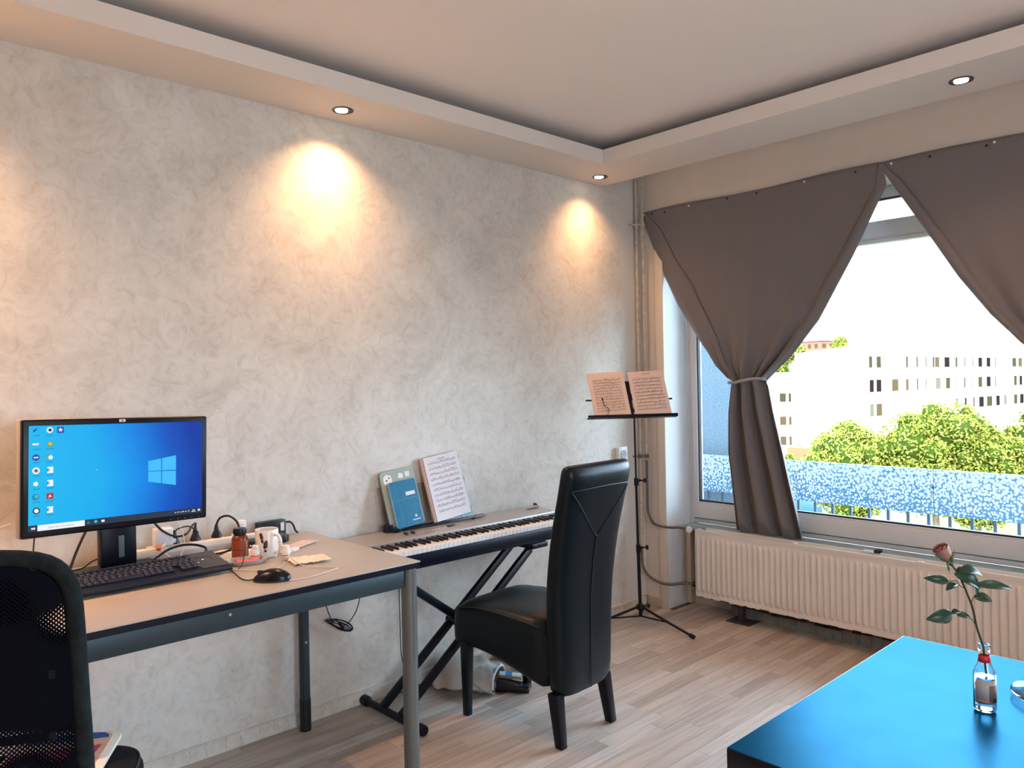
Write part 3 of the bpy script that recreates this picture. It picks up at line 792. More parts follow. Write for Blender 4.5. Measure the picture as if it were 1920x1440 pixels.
MB().lathe([(0.012, -0.020), (0.017, -0.016), (0.0185, 0.004), (0.020, 0.018), (0.017, 0.026), (0.008, 0.027), (0.0075, 0.023), (0.0001, 0.022)], v0, 20, M=Mv).build('valve_head', mat('valve_white', (0.78, 0.76, 0.70), rough=0.35), hq)
MB().tube([v0 + Vector((-0.004, 0.02, 0)), v0 + Vector((0.012, -0.058, -0.004))], 0.008, 10).build('valve_body', mat('valve_metal', (0.25, 0.22, 0.18), rough=0.35, metal=0.8), hq)
for z, p in ((2.335, hp), (0.925, hq)):
    b = MB(); b.tube([(-0.12, -0.001, z), (-0.10, -0.018, z), (-0.075, -0.036, z), (-0.045, -0.066, z)], 0.0055, 8); b.tube([(-0.075, -0.022, z - .012), (-0.075, -0.022, z + .012)], 0.0125, 12); b.tube([(-0.050, -0.052, z - .012), (-0.050, -0.052, z + .012)], 0.0125, 12)
    b.build('pipe_clamp', M_PIPE if z > 2 else M_PIPE2, p)
b = MB()
for k in range(26):
    a = rnd.random() * 2 * PI; rr_ = rnd.random() * .035
    b.sphere((-0.062 + math.cos(a) * rr_, -0.035 + math.sin(a) * rr_ * .6, 2.655), .016, 6, 4, sc=(1, 1, .5))
struct(b.build('trim_7', mat('pipe_filler', (0.50, 0.42, 0.34), rough=0.9)))
tag(b2 := root('wall_socket', (-0.246, 0, 0.952), 0, 'white wall socket on the textured wall above the black chair', 'socket'))
MB().box(-0.288, -0.205, -0.030, 0.0, 0.905, 0.992).build('housing', mat('socket_white', (0.72, 0.73, 0.74), rough=0.35), b2, bevel=0.004)
MB().lathe([(0.026, 0.002), (0.024, 0.002), (0.021, -0.001), (0.0001, -0.001)], (-0.246, -0.0305, 0.948), 24, M=Matrix.Rotation(PI / 2, 3, 'X')).build('outlet_well', mat('socket_grey', (0.40, 0.41, 0.43), rough=0.4), b2)
b = MB()
for s in (-1, 1): b.lathe([(0.0028, 0.004), (0.0001, 0.004)], (-0.246 + s * .009, -0.0295, 0.948), 10, M=Matrix.Rotation(PI / 2, 3, 'X'))
b.build('contact_hole', M_BLK, b2)

# ------------------------------------------------------------------ desk
DZ = 0.798
DX0, DX1, DY0, DY1 = -3.98, -2.322, -0.814, -0.030
M_DTOP = mat('desk_laminate', (0.40, 0.345, 0.29), rough=0.30, spec=0.5, var=0.03, vscale=5)
M_DEDGE = mat('desk_edge', (0.003, 0.004, 0.012), rough=0.4, spec=.3)
M_DFR = mat('desk_frame', (0.028, 0.048, 0.058), rough=0.42, metal=0.3)
M_ALU = mat('leg_aluminium', (0.16, 0.18, 0.18), rough=0.38, metal=0.6)
dk = root('desk', ((DX0 + DX1) / 2, (DY0 + DY1) / 2, 0), 0, 'office desk with beige top, black edge and grey metal legs against the wall', 'desk')
MB().box(DX0, DX1, DY0, DY1, DZ - 0.0215, DZ).build('tabletop', M_DTOP, dk, bevel=0.002)
b = MB(); e = 0.0012
b.box(DX0 - e, DX1 + e, DY0 - e, DY0 + .004, DZ - 0.022, DZ - 0.0035); b.box(DX1 - .004, DX1 + e, DY0 - e, DY1, DZ - 0.022, DZ - 0.0035)
b.build('edge_band', M_DEDGE, dk, bevel=0.001, bseg=1)
b = MB(); fz0, fz1 = DZ - 0.082, DZ - 0.024
b.box(DX0 + .03, DX1 - .06, DY0 + 0.012, DY0 + 0.042, fz0, fz1); b.box(DX0 + .03, DX1 - .06, DY1 - 0.040, DY1 - 0.015, fz0, fz1)
b.box(DX1 - 0.052, DX1 - 0.012, DY0 + .06, DY1 - .05, fz0, fz1); b.box(DX0 + .02, DX0 + 0.05, DY0 + .05, DY1 - .05, fz0, fz1)
b.build('frame', M_DFR, dk, bevel=0.003)
def oval_leg(cx_, cy_, r1, r2, z0, z1, nm, m):
    pts = [(cx_ + r1 * math.cos(t), cy_ + r2 * math.sin(t)) for t in [2 * PI * i / 24 for i in range(24)]]
    return MB().prism(pts, z0, z1).build(nm, m, dk)
oval_leg(DX1 - 0.029, DY0 + 0.030, 0.026, 0.027, 0.028, DZ - 0.023, 'leg', M_ALU)
oval_leg(DX1 - 0.029, DY0 + 0.030, 0.0265, 0.0275, 0.0, 0.028, 'foot', M_BLK)
oval_leg(DX1 - 0.038, DY1 - 0.032, 0.021, 0.021, 0.126, fz0, 'leg', M_DFR)
oval_leg(DX1 - 0.038, DY1 - 0.032, 0.023, 0.023, 0.0, 0.127, 'foot', M_BLK)
oval_leg(DX0 + 0.03, DY0 + 0.030, 0.026, 0.027, 0.0, DZ - 0.023, 'leg', M_ALU)
oval_leg(DX0 + 0.03, DY1 - 0.032, 0.021, 0.021, 0.0, fz0, 'leg', M_DFR)
M_CHR = mat('screw_metal', (0.6, 0.6, 0.58), rough=0.3, metal=0.9)
for x, z in ((-2.975, fz1 - .016), (-3.6, fz1 - .016)):
    MB().lathe([(0.0045, 0), (0.004, 0.002), (0.0001, 0.0025)], (x, DY0 + 0.012, z), 12, M=Matrix.Rotation(PI / 2, 3, 'X')).build('screw', M_CHR, dk)
MB().lathe([(0.005, 0), (0.004, 0.0015), (0.0001, 0.0015)], (DX1 - 0.040, DY1 - 0.053, 0.36), 12, M=Matrix.Rotation(PI / 2, 3, 'X')).build('screw', M_CHR, dk)

# ------------------------------------------------------------------ monitor
M_BEZ = mat('bezel_black', (0.002, 0.003, 0.008), rough=0.35, spec=.3)
M_SIL = mat('monitor_silver', (0.36, 0.33, 0.30), rough=0.4, metal=0.2)
mo = root('monitor', (-3.098, -0.190, DZ), math.radians(4.6), 'large widescreen computer monitor with a blue desktop on screen', 'monitor')
RM = Matrix.Translation((-0.006, -0.092, 0.331)) @ Matrix.Rotation(math.radians(1.45), 4, 'Y')
b = MB(); b.box(-.281, .281, 0.0, 0.020, -.175, .175, M=RM)
b.build('bezel', M_BEZ, mo, local=True, bevel=0.006, bseg=3)
b = MB(); b.box(-.284, .283, 0.012, 0.045, -.1765, .1765, M=RM); b.box(-.15, .15, .045, .065, -.12, .12, M=RM)
b.build('back_shell', M_SIL, mo, local=True, bevel=0.006)
def screen_mat():
    m = mat('screen_blue', (0, 0, 0), rough=0.25)
    nt = m.node_tree; b = nt.nodes['Principled BSDF']; L = nt.links
    tc = nt.nodes.new('ShaderNodeTexCoord'); sp = nt.nodes.new('ShaderNodeSeparateXYZ'); L.new(tc.outputs['Object'], sp.inputs[0])
    mr = nt.nodes.new('ShaderNodeMapRange'); mr.inputs['From Min'].default_value = -0.27; mr.inputs['From Max'].default_value = 0.26
    mz = nt.nodes.new('ShaderNodeMath'); mz.operation = 'MULTIPLY_ADD'; mz.inputs[1].default_value = 0.30
    dz = nt.nodes.new('ShaderNodeMath'); dz.operation = 'SUBTRACT'; dz.inputs[1].default_value = 0.32
    L.new(sp.outputs['Z'], dz.inputs[0]); ab = nt.nodes.new('ShaderNodeMath'); ab.operation = 'ABSOLUTE'; L.new(dz.outputs[0], ab.inputs[0])
    L.new(ab.outputs[0], mz.inputs[0]); L.new(sp.outputs['X'], mz.inputs[2]); L.new(mz.outputs[0], mr.inputs['Value'])
    r = ramp(nt, [(0.0, (0.0, 0.50, 0.90)), (0.40, (0.0, 0.42, 0.90)), (0.62, (0.0, 0.26, 0.84)), (0.82, (0.0, 0.10, 0.58)), (1.0, (0.0, 0.045, 0.38))])
    L.new(mr.outputs[0], r.inputs['Fac']); L.new(r.outputs['Color'], b.inputs['Emission Color']); b.inputs['Emission Strength'].default_value = 0.46
    return m
SW, SH = 0.526, 0.312
def sxy(u_, v_, off=0.0): return RM @ Vector((-SW / 2 + SW * u_, -0.0006 - off, -SH / 2 + SH * v_ + 0.001))
scm = MB(); scm.quad(sxy(0, 0), sxy(1, 0), sxy(1, 1), sxy(0, 1))
scr = scm.build('screen', screen_mat(), mo, local=True, smooth=False)
def emat(n, c, s=1.0): return mat(n, (0, 0, 0), emit=c, es=s * 0.46, rough=.5)
E_LOGO = emat('screen_logo', (0.04, 0.50, 0.95)); E_WH = emat('screen_white', (0.85, 0.90, 0.95)); E_DK = emat('screen_taskbar', (0.004, 0.02, 0.05)); E_RED = emat('screen_red', (0.45, 0.02, 0.03)); E_OR = emat('screen_orange', (0.85, 0.42, 0.06)); E_NV = emat('screen_navy', (0.01, 0.07, 0.40)); E_GR = emat('screen_green', (0.1, 0.4, 0.12)); E_BM = emat('screen_beam', (0.0, 0.33, 0.88)); E_DC = emat('screen_darkcyan', (0.0, 0.22, 0.45))
b = MB()
b.poly([sxy(.40, .90, .0002), sxy(.655, .605, .0002), sxy(.655, .375, .0002), sxy(.40, .30, .0002)])
b.build('light_beam', emat('screen_beam2', (0.0, 0.40, 0.90)), scr, local=True, smooth=False) if False else None
def pane4():
    b = MB()
    def P_(s, t):
        u_ = .655 + .173 * s
        top = .60 + (.645 - .60) * s; bot = .385 + (.325 - .385) * s
        return sxy(u_, bot + (top - bot) * t, .0004)
    for (s0, s1) in ((0, .46), (.49, 1)):
        for (t0, t1) in ((0, .485), (.515, 1)): b.quad(P_(s0, t0), P_(s1, t0), P_(s1, t1), P_(s0, t1))
    return b
pane4().build('window_logo', E_LOGO, scr, local=True, smooth=False)
b = MB(); b.quad(sxy(0, 0, .0003), sxy(1, 0, .0003), sxy(1, .060, .0003), sxy(0, .060, .0003)); b.build('taskbar', E_DK, scr, local=True, smooth=False)
b = MB(); b.quad(sxy(.046, .002, .0006), sxy(.292, .002, .0006), sxy(.292, .058, .0006), sxy(.046, .058, .0006)); b.build('search_field', E_WH, scr, local=True, smooth=False)
b = MB()
def disc(cu, cv, ru, mi, off=.0006, n=14, sq=1.0):
    b.poly([sxy(cu + ru * math.cos(t) * sq, cv + ru * SW / SH * math.sin(t), off) for t in [2 * PI * i / n for i in range(n)]], mi)
def rect(u0, u1, v0, v1, mi, off=.0006): b.quad(sxy(u0, v0, off), sxy(u1, v0, off), sxy(u1, v1, off), sxy(u0, v1, off), mi)
ROWV = [.955, .825, .70, .575, .45, .325, .195]
for i, v_ in enumerate(ROWV):
    rect(.022, .058, v_ - .052, v_ - .045, 8, .0005); rect(.088, .126, v_ - .052, v_ - .045, 8, .0005)
b.poly([sxy(.018, .955, .0006), sxy(.030, .968, .0006), sxy(.048, .985, .0006), sxy(.036, .955, .0006), sxy(.026, .94, .0006)], 4)
disc(.105, .957, .017, 1); disc(.106, .957, .009, 3, .0009)
rect(.142, .178, .925, .985, 4); b.poly([sxy(.160 + (.014 if k % 2 == 0 else .006) * math.sin(k * PI / 5), .956 + (.023 if k % 2 == 0 else .010) * math.cos(k * PI / 5), .0009) for k in range(10)], 1)
rect(.018, .050, .818, .834, 1); disc(.107, .825, .017, 5); disc(.107, .825, .010, 6, .0009)
disc(.036, .700, .019, 4); rect(.024, .048, .695, .706, 1, .0009); disc(.098, .706, .012, 5); disc(.110, .695, .012, 1, .0009)
disc(.037, .575, .019, 1); disc(.037, .575, .0125, 6, .0008); disc(.037, .575, .007, 4, .0011)
for v_ in (.575, .45, .195):
    rect(.094, .124, v_ - .030, v_ + .030, 1); rect(.092, .106, v_ - .012, v_ + .014, 8, .0009); rect(.100, .105, v_ - .005, v_ + .007, 1, .0012)
disc(.036, .45, .014, 1, .0006, 5); disc(.036, .325, .018, 8); disc(.040, .331, .010, 7, .0009)
rect(.090, .126, .295, .355, 2); b.poly([sxy(.099, .306, .0009), sxy(.107, .342, .0009), sxy(.118, .312, .0009), sxy(.108, .320, .0009)], 1)
disc(.040, .195, .019, 3); disc(.040, .195, .012, 1, .0009)
b.poly([sxy(.350, .545, .0006), sxy(.355, .552, .0006), sxy(.357, .542, .0006)], 1)
rect(.015, .024, .022, .038, 1, .0007); rect(.0255, .0345, .021, .040, 1, .0007)
rect(.305, .318, .020, .040, 8, .0009); disc(.352, .032, .009, 7, .0009); rect(.383, .401, .020, .042, 1, .0009)
for k, x in enumerate((.822, .840, .857, .872, .888, .908)): rect(x, x + .009 - .002 * (k % 2), .026, .038 if k % 2 else .034, 1, .0009)
rect(.935, .952, .034, .040, 1, .0009); rect(.930, .957, .018, .025, 1, .0009); rect(.972, .986, .022, .042, 1, .0009)
b.build('desktop_icons', [E_NV, E_WH, E_RED, emat('screen_black', (.02, .02, .03)), E_NV, E_GR, E_OR, emat('screen_teal', (.05, .5, .6)), E_DC], scr, local=True, smooth=False)['kind'] = 'stuff'
T = RM @ Matrix.Translation((-SW / 2 + SW * .165, -0.0014, -SH / 2 + SH * .031)) @ Matrix.Rotation(PI / 2, 4, 'X')
text('search_text', 'Type here to search', 0.0085, T, emat('screen_grey', (.25, .25, .27)), scr, 0)
b = MB(); b.box(-.0095, .0095, -.0012, .001, .162, .171, M=RM); b.build('logo_badge', mat('badge_silver', (.7, .7, .68), rough=.3, metal=.3), mo, local=True, bevel=0.002)
text('logo_text', 'hp', 0.0085, RM @ Matrix.Translation((0, -0.0016, .1672)) @ Matrix.Rotation(PI / 2, 4, 'X'), M_BLK, mo)
text('model_text', 'LE2475', 0.005, RM @ Matrix.Translation((-.255, -0.0006, -.168)) @ Matrix.Rotation(PI / 2, 4, 'X'), mat('print_grey', (.25, .25, .27)), mo) if False else None
b = MB()
for k in range(5): b.box(.155 + k * .024, .157 + k * .024, -.0006, .001, -.168, -.1665, M=RM)
b.build('button_marks', emat('led_white', (.6, .65, .7)), mo, local=True, smooth=False)
b = MB(); b.box(-.058, .052, -.052, -.012, .012, .22); b.build('neck', M_BEZ, mo, local=True, bevel=0.006)
b = MB(); b.box(-.006, .012, -.0535, -.050, .055, .125); b.build('cable_slot', mat('slot_grey', (.07, .10, .11), rough=.5), mo, local=True, bevel=0.0015)
b = MB(); b.box(-.14, .14, -.115, .095, 0.0, .013); b.build('base', M_BEZ, mo, local=True, bevel=0.006)

# ------------------------------------------------------------------ keyboard
kb = root('keyboard', (-3.062, -0.405, DZ), 0.0, 'black keyboard with a smooth panel at its right end, in front of the monitor', 'keyboard')
KW, KD = 0.462, 0.170
KM = Matrix.Translation((0, -0.085, 0.008)) @ Matrix.Rotation(math.radians(8.5), 4, 'X')
b = MB(); b.prism([(0, 0), (KD, 0), (KD, .013), (.004, .013), (0, .009)], -KW / 2, KW / 2, axis=0, M=KM)
b.build('case', mat('kb_black', (0.003, 0.005, 0.014), rough=0.45, spec=.3), kb, local=True, bevel=0.003)
b = MB(); b.box(-KW / 2 + .002, KW / 2 - .002, KD - .0015, KD + .001, .008, .0135, M=KM); b.build('back_rim', mat('kb_rim', (.62, .60, .60), rough=.3, metal=.4), kb, local=True, bevel=0.001)
b = MB(); lg = MB(); rnd = random.Random(2)
for r_ in range(6):
    x = -KW / 2 + .008
    yy = .036 + r_ * .0195 + (.005 if r_ == 5 else 0)
    while x < .125:
        ww = .0182
        if r_ == 0 and -.15 < x < -.05: ww = .105
        if r_ == 3 and x < -.20: ww = .026
        if r_ == 1 and x < -.20: ww = .034
        if not (.062 < x < .068):
            b.box(x + .001, x + ww - .001, yy, yy + .0168, .013, .0195, M=KM)
            sx_, sy_ = x + .004 + rnd.random() * .002, yy + .008
            if ww < .05: lg.box(sx_, sx_ + .003 + rnd.random() * .003, sy_, sy_ + .0032, .0194, .0198, M=KM)
        x += ww
o = b.build('keys', mat('kb_key', (0.008, 0.010, 0.026), rough=0.45), kb, local=True, bevel=0.0012, bseg=1); o['kind'] = 'stuff'
o = lg.build('key_legends', mat('kb_print', (.20, .22, .24)), kb, local=True, smooth=False); o['kind'] = 'stuff'
b = MB(); b.prism([(.146, .020), (.228, .020), (.228, KD - .004), (.135, KD - .004), (.135, .085)], .0125, .0150, axis=2, M=KM); b.build('reader_panel', mat('kb_panel', (.032, .030, .035), rough=.35), kb, local=True, bevel=0.0008, bseg=1)
b = MB(); b.box(.150, .200, .118, .121, .0150, .0156, M=KM); b.box(.197, .200, .085, .121, .0150, .0156, M=KM); b.build('reader_groove', M_BLK, kb, local=True, smooth=False)
b = MB(); b.box(.148, .1505, .074, .0765, .0150, .0165, M=KM); b.box(.168, .174, .094, .099, .0150, .0155, M=KM); b.build('status_light', emat('led_on', (.9, .95, 1), 1.2), kb, local=True, smooth=False)
b = MB()
for s in (-1, 1): b.box(s * .19 - .012, s * .19 + .012, .05, .062, 0.0, .024)
b.build('foot', M_BLK, kb, local=True, smooth=False)

# ------------------------------------------------------------------ mouse and desk things
def place(x, y): return (x, y, DZ)
ms = root('mouse', place(-2.793, -0.687), math.radians(-40), 'black computer mouse near the front edge of the desk', 'mouse')
def msf(a, c):
    th = a * 2 * PI; ph = c * PI / 2
    x = math.cos(th) * .058 * math.cos(ph); y = math.sin(th) * (.031 + .003 * math.cos(th)) * math.cos(ph)
    return (x, y, max(0.0, .004 + math.sin(ph) ** .85 * .034 * (1 - .25 * (x / .058) ** 2) + .004 * (x / .058)))
b = MB().grid(msf, 36, 12); b.build('shell', mat('mouse_black', (0.004, 0.004, 0.007), rough=0.28, spec=.4), ms, local=True, ang=80)
MB().prism([(.057 * math.cos(t), .031 * math.sin(t)) for t in [2 * PI * i / 28 for i in range(28)]], 0, .005).build('skirt', mat('mouse_skirt', (.03, .03, .035), rough=.4), ms, local=True)
b = MB(); b.box(-.044, -.026, -.0035, .0035, .024, .0335); b.build('wheel', mat('mouse_wheel', (.05, .05, .055), rough=.4), ms, local=True, bevel=0.002)
MB().tube([(-2.837, -.651, DZ + .006), (-2.848, -.638, DZ + .003), (-2.852, -.60, DZ + .002), (-2.843, -.55, DZ + .002), (-2.834, -.505, DZ + .002), (-2.828, -.47, DZ + .002), (-2.80, -.36, DZ + .003)], .0019, 8, smooth=6).build('cable', M_BLK, ms)

M_CUP = mat('ceramic', (0.80, 0.76, 0.72), rough=0.22)
mg = root('mug', place(-2.648, -0.352), 0, 'white mug with dark flowers standing between two small white bottles', 'mug')
b = MB().lathe([(.030, 0), (.034, .002), (.038, .010), (.0395, .02), (.0395, .095), (.0385, .0965), (.0370, .095), (.0365, .02), (.030, .008), (.0001, .007)], (0, 0, 0), 40)
b.build('body', M_CUP, mg, local=True)
hd = Vector((.30, -.95, 0)).normalized()
hp_ = [Vector((0, 0, z)) + hd * r for (r, z) in ((.036, .078), (.052, .080), (.064, .068), (.067, .050), (.060, .030), (.048, .018), (.036, .016))]
MB().tube(hp_, .0058, 10, smooth=5).build('handle', M_CUP, mg, local=True)
b = MB()
def onmug(ang, z, r=.0399): return Vector((r * math.cos(ang), r * math.sin(ang), z))
st = [(-2.50, .078), (-2.42, .062), (-2.28, .048), (-2.20, .034), (-2.32, .022)]
b.tube([onmug(a_, z) for a_, z in st], .0008, 6, smooth=5)
for a_, z, s_ in ((-2.52, .082, .006), (-2.46, .073, .006), (-2.42, .060, .005), (-2.10, .052, .007), (-2.12, .044, .007), (-2.22, .040, .005), (-2.05, .058, .004), (-2.14, .026, .004)):
    b.sphere(onmug(a_, z, .0390), s_, 8, 6, sc=(1, 1, 1.25))
b.build('flower_print', mat('print_plum', (.05, .012, .018), rough=.4), mg, local=True)

M_AMB = mat('amber_bottle', (0.20, 0.035, 0.006), rough=0.25)
pb = root('pill_bottle', place(-2.738, -0.335), 0, 'tall brown supplement bottle with a black cap and orange label', 'bottle')
MB().lathe([(.0001, 0), (.023, 0), (.0265, .003), (.027, .010), (.027, .074), (.024, .082), (.018, .087), (.018, .090)], (0, 0, 0), 32).build('glass', M_AMB, pb, local=True)
MB().lathe([(.0273, .014), (.0275, .014), (.0275, .071), (.0273, .071)], (0, 0, 0), 32, closed=True).build('label', mat('label_orange', (0.30, 0.055, 0.012), rough=0.45, var=.15, vscale=60), pb, local=True)
b = MB()
for k in range(7):
    a0 = -1.20 + .0 * k
    for t in range(5):
        a1 = a0 + t * .05
        b.quad(*[Vector((.0277 * math.cos(q), .0277 * math.sin(q), z)) for q, z in ((a1, .018 + k * .0075), (a1 + .045, .018 + k * .0075), (a1 + .045, .023 + k * .0075), (a1, .023 + k * .0075))])
b.build('label_edge', mat('label_pale', (.55, .50, .45), rough=.5), pb, local=True, smooth=False)
b = MB(); b.lathe([(.0001, .087), (.020, .087), (.0215, .090), (.0215, .106), (.0195, .110), (.0001, .111)], (0, 0, 0), 32)
for k in range(32):
    a_ = 2 * PI * k / 32; b.box(-.0008, .0008, .0208, .0222, .091, .106, M=Matrix.Rotation(a_, 4, 'Z'))
b.build('cap', mat('cap_black', (.008, .010, .022), rough=.35), pb, local=True)
M_WB = mat('bottle_white', (.72, .70, .66), rough=.4); M_LR = mat('label_red', (.50, .08, .06), rough=.5)
def small_bottle(x, y, h, r, label, cap, nm='medicine_bottle'):
    q = root(nm, place(x, y), 0, label, 'bottle')
    MB().lathe([(.0001, 0), (r - .001, 0), (r, .002), (r, h * .68), (r * .8, h * .76), (r * .62, h * .78)], (0, 0, 0), 24).build('body', M_WB, q, local=True)
    MB().lathe([(.0001, h * .77), (r * .78, h * .77), (r * .80, h * .80), (r * .78, h * .985), (r * .70, h), (.0001, h)], (0, 0, 0), 24).build('cap', cap, q, local=True)
    b = MB(); b.lathe([(r + .0003, h * .30), (r + .0003, h * .37)], (0, 0, 0), 24, closed=True); b.lathe([(r + .0003, h * .16), (r + .0003, h * .19)], (0, 0, 0), 24, closed=True)
    b.build('label_stripe', M_LR, q, local=True)
small_bottle(-2.706, -0.385, .052, .0145, 'small white bottle standing beside the brown bottle, in front of the mug', mat('cap_white', (.78, .76, .72), rough=.35))
small_bottle(-2.628, -0.452, .050, .0155, 'small white bottle with red print to the right of the mug', MATS['cap_white'])

# papers, cards, tissue
M_PAP = mat('paper', (.74, .69, .66), rough=.75)
tag(MB().prism([(-2.845, -.215), (-2.72, -.13), (-2.60, -.20), (-2.655, -.30), (-2.80, -.33)], DZ + .0004, DZ + .0016).build('paper_sheet', M_PAP, smooth=False), 'loose white paper sheet lying behind the keyboard under the brown bottle', 'paper')
pc = root('paper_card', place(-2.50, -.275), 0, 'pinkish card leaning behind the mug to the right', 'card')
MB().prism([(-2.580, -.285), (-2.435, -.210), (-2.395, -.262), (-2.535, -.335)], DZ + .0026, DZ + .0042).build('card', mat('card_pink', (.70, .60, .57), rough=.7), pc, smooth=False)
MB().prism([(-2.598, -.345), (-2.545, -.320), (-2.520, -.345), (-2.573, -.372)], DZ + .0003, DZ + .011).build('box', M_PAP, pc, bevel=.001)
b = MB(); b.box(-.018, .018, -.0142, -.0136, .004, .008, M=Matrix.Translation((-2.565, -.345, DZ)) @ Matrix.Rotation(math.radians(-28), 4, 'Z')); b.build('red_print', M_LR, pc, smooth=False)
ts = root('tissue', place(-2.585, -.525), 0, 'crumpled cream paper tissue near the right end of the desk', 'tissue')
def tsf(a, c):
    x = -.060 + .125 * a; y = -.062 + .115 * c
    x += .012 * noise.noise(Vector((a * 2, c * 5, 3))); y += .012 * noise.noise(Vector((a * 6, c * 2, 7)))
    z = .0045 + .006 * abs(noise.noise(Vector((a * 3.4, c * 3, 1)))) + .010 * max(0, a - .55) * (1 - c) + .004 * abs(noise.noise(Vector((a * 9, c * 9, 4))))
    return (x * .93 + y * .25, y * .9 - x * .30, z)
MB().grid(tsf, 24, 24).build('tissue_paper', mat('tissue_cream', (.80, .72, .60), rough=.85), ts, local=True, solid=.0012, ang=50)
tr = root('plastic_tray', place(-2.744, -.405), math.radians(-14), 'clear plastic blister tray with pink pieces beside the keyboard', 'tray')
def rr_(hw, hh, z, n=24, p=3.2):
    out = []
    for i in range(n):
        t = 2 * PI * i / n; ct, st_ = math.cos(t), math.sin(t)
        out.append((hw * abs(ct) ** (2 / p) * (1 if ct > 0 else -1), hh * abs(st_) ** (2 / p) * (1 if st_ > 0 else -1), z))
    return out
b = MB(); loops = [rr_(.028, .020, .001), rr_(.048, .034, .001), rr_(.058, .040, .015), rr_(.064, .045, .016), rr_(.064, .045, .0145), rr_(.0565, .0385, .0135), rr_(.047, .033, .0022), rr_(.028, .020, .0022)]
for l_ in loops: b.v += l_
for i in range(len(loops) - 1):
    for k in range(24):
        k2 = (k + 1) % 24; b.f.append((i * 24 + k, i * 24 + k2, (i + 1) * 24 + k2, (i + 1) * 24 + k)); b.mi.append(0)
b.f.append(tuple(range(24))[::-1]); b.f.append(tuple(range(7 * 24, 8 * 24))); b.mi += [0, 0]
b.build('tray', mat('clear_plastic', (.70, .66, .64), rough=.25, trans=.45), tr, local=True)
def pkf(a, c): return (-.036 + .075 * a, -.018 + .036 * c + .006 * math.sin(a * 9), .006 + .008 * abs(noise.noise(Vector((a * 4, c * 4, 9)))) + .006 * (1 - abs(2 * c - 1)))
MB().grid(pkf, 16, 10).build('pink_wrapper', mat('pink', (.75, .16, .17), rough=.5), tr, local=True, solid=.001)

# power strip with plugs
M_PS = mat('strip_white', (.70, .66, .60), rough=.35); M_PSG = mat('strip_grey', (.42, .43, .45), rough=.4)
ps = root('power_strip', place(-2.80, -.095), math.radians(-1.5), 'long white power strip lying along the wall behind the monitor', 'power strip')
b = MB(); b.prism([(-.030, 0), (.026, 0), (.026, .032), (-.018, .044), (-.030, .040)], -.31, .26, axis=0); b.build('housing', M_PS, ps, local=True, bevel=.003)
b = MB(); b.box(-.305, .255, -.0315, -.029, .004, .022); b.build('front_strip', M_PSG, ps, local=True, bevel=.001)
Ms = Matrix.Rotation(math.radians(-8), 3, 'X')
for k in range(6):
    MB().lathe([(.0215, .0), (.0215, .0055), (.019, .0055), (.018, .002), (.0001, .002)], (-.22 + k * .075, .0, .038), 22).build('outlet', M_PS, ps, local=True)
M_PLG = mat('plug_black', (.006, .007, .016), rough=.4)
def plug(i, x, s, label):
    q = root('power_plug', (ps.location.x + x, -.097 - x * -.026 * 0, DZ + .0445), 0, label, 'plug', 'black plugs in the power strip')
    MB().lathe([(.0001, 0), (.019 * s, 0), (.0185 * s, .006), (.014 * s, .016), (.0105 * s, .024), (.0085 * s, .027), (.0085 * s, .034), (.0065 * s, .038), (.006 * s, .046), (.0001, .047)], (0, 0, 0), 20).build('body', M_PLG, q, local=True)
    return q
pq = [plug(0, -.073, .85, 'small black plug, left of the three in the power strip'), plug(1, -.0, 1.0, 'black plug in the middle of the three in the power strip'), plug(2, .078, 1.0, 'black plug with the tall arching cable, right of the three')]
wa = root('charger', (-2.915, -.099, DZ + .0445), 0, 'white cube charger plugged into the left end of the power strip', 'charger')
MB().box(-.030, .030, -.024, .020, 0.0, .062).build('body', mat('charger_white', (.74, .75, .77), rough=.3), wa, local=True, bevel=.006, bseg=3)
MB().box(.031, .042, -.014, .012, .004, .020).build('collar', MATS['charger_white'], wa, local=True, bevel=.003)
wp = root('charger', (-2.622, -.085, DZ + .0445), 0, 'white plug pack at the right end of the power strip', 'charger')
b = MB(); b.box(-.014, .016, -.010, .018, 0.0, .046); b.build('body', MATS['charger_white'], wp, local=True, bevel=.004)
MB().box(-.010, .006, -.013, -.009, .022, .038).build('connector', MATS['charger_white'], wp, local=True, bevel=.002)
og = root('cable_connector', (-2.945, -.155, DZ + .047), 0, 'small orange connector with white tip hanging over the power strip', 'connector')
MB().sphere((0, 0, 0), .0095, 12, 8, sc=(1.2, .9, .9)).build('orange_cap', mat('orange', (.75, .13, .02), rough=.4), og, local=True)
MB().tube([(.008, -.002, .002), (.022, -.004, .012)], .0045, 8).build('tip', MATS['charger_white'], og, local=True)

# black power brick by the wall, black box behind the mug, adapter by the monitor neck
br = root('power_brick', place(-2.492, -.058), math.radians(3), 'black power brick standing on edge against the wall', 'power adapter')
b = MB(); b.box(-.058, .058, -.018, .018, 0, .068); b.build('body', mat('brick_black', (.003, .006, .013), rough=.4), br, local=True, bevel=.003)
b = MB(); b.box(.034, .049, -.0187, -.0178, .026, .058); b.build('label', M_PAP, br, local=True, smooth=False)
MB().tube([(.058, -.004, .054), (.066, -.004, .054), (.084, -.004, .052), (.098, -.003, .038), (.108, -.002, .014), (.118, -.004, .004)], .0042, 8, smooth=5).build('cable', M_PLG, br, local=True)
rt = root('network_box', place(-2.560, -.140), math.radians(2), 'flat black box with small lights between the power strip and the mug', 'network device')
MB().prism([(-.090, -.045), (.070, -.045), (.090, -.030), (.090, .028), (-.090, .028)], 0, .026).build('case', mat('box_black', (.008, .010, .020), rough=.3), rt, local=True, bevel=.003)
b = MB()
for k in range(5): b.box(-.078 + k * .012, -.073 + k * .012, -.0458, -.0448, .008, .013)
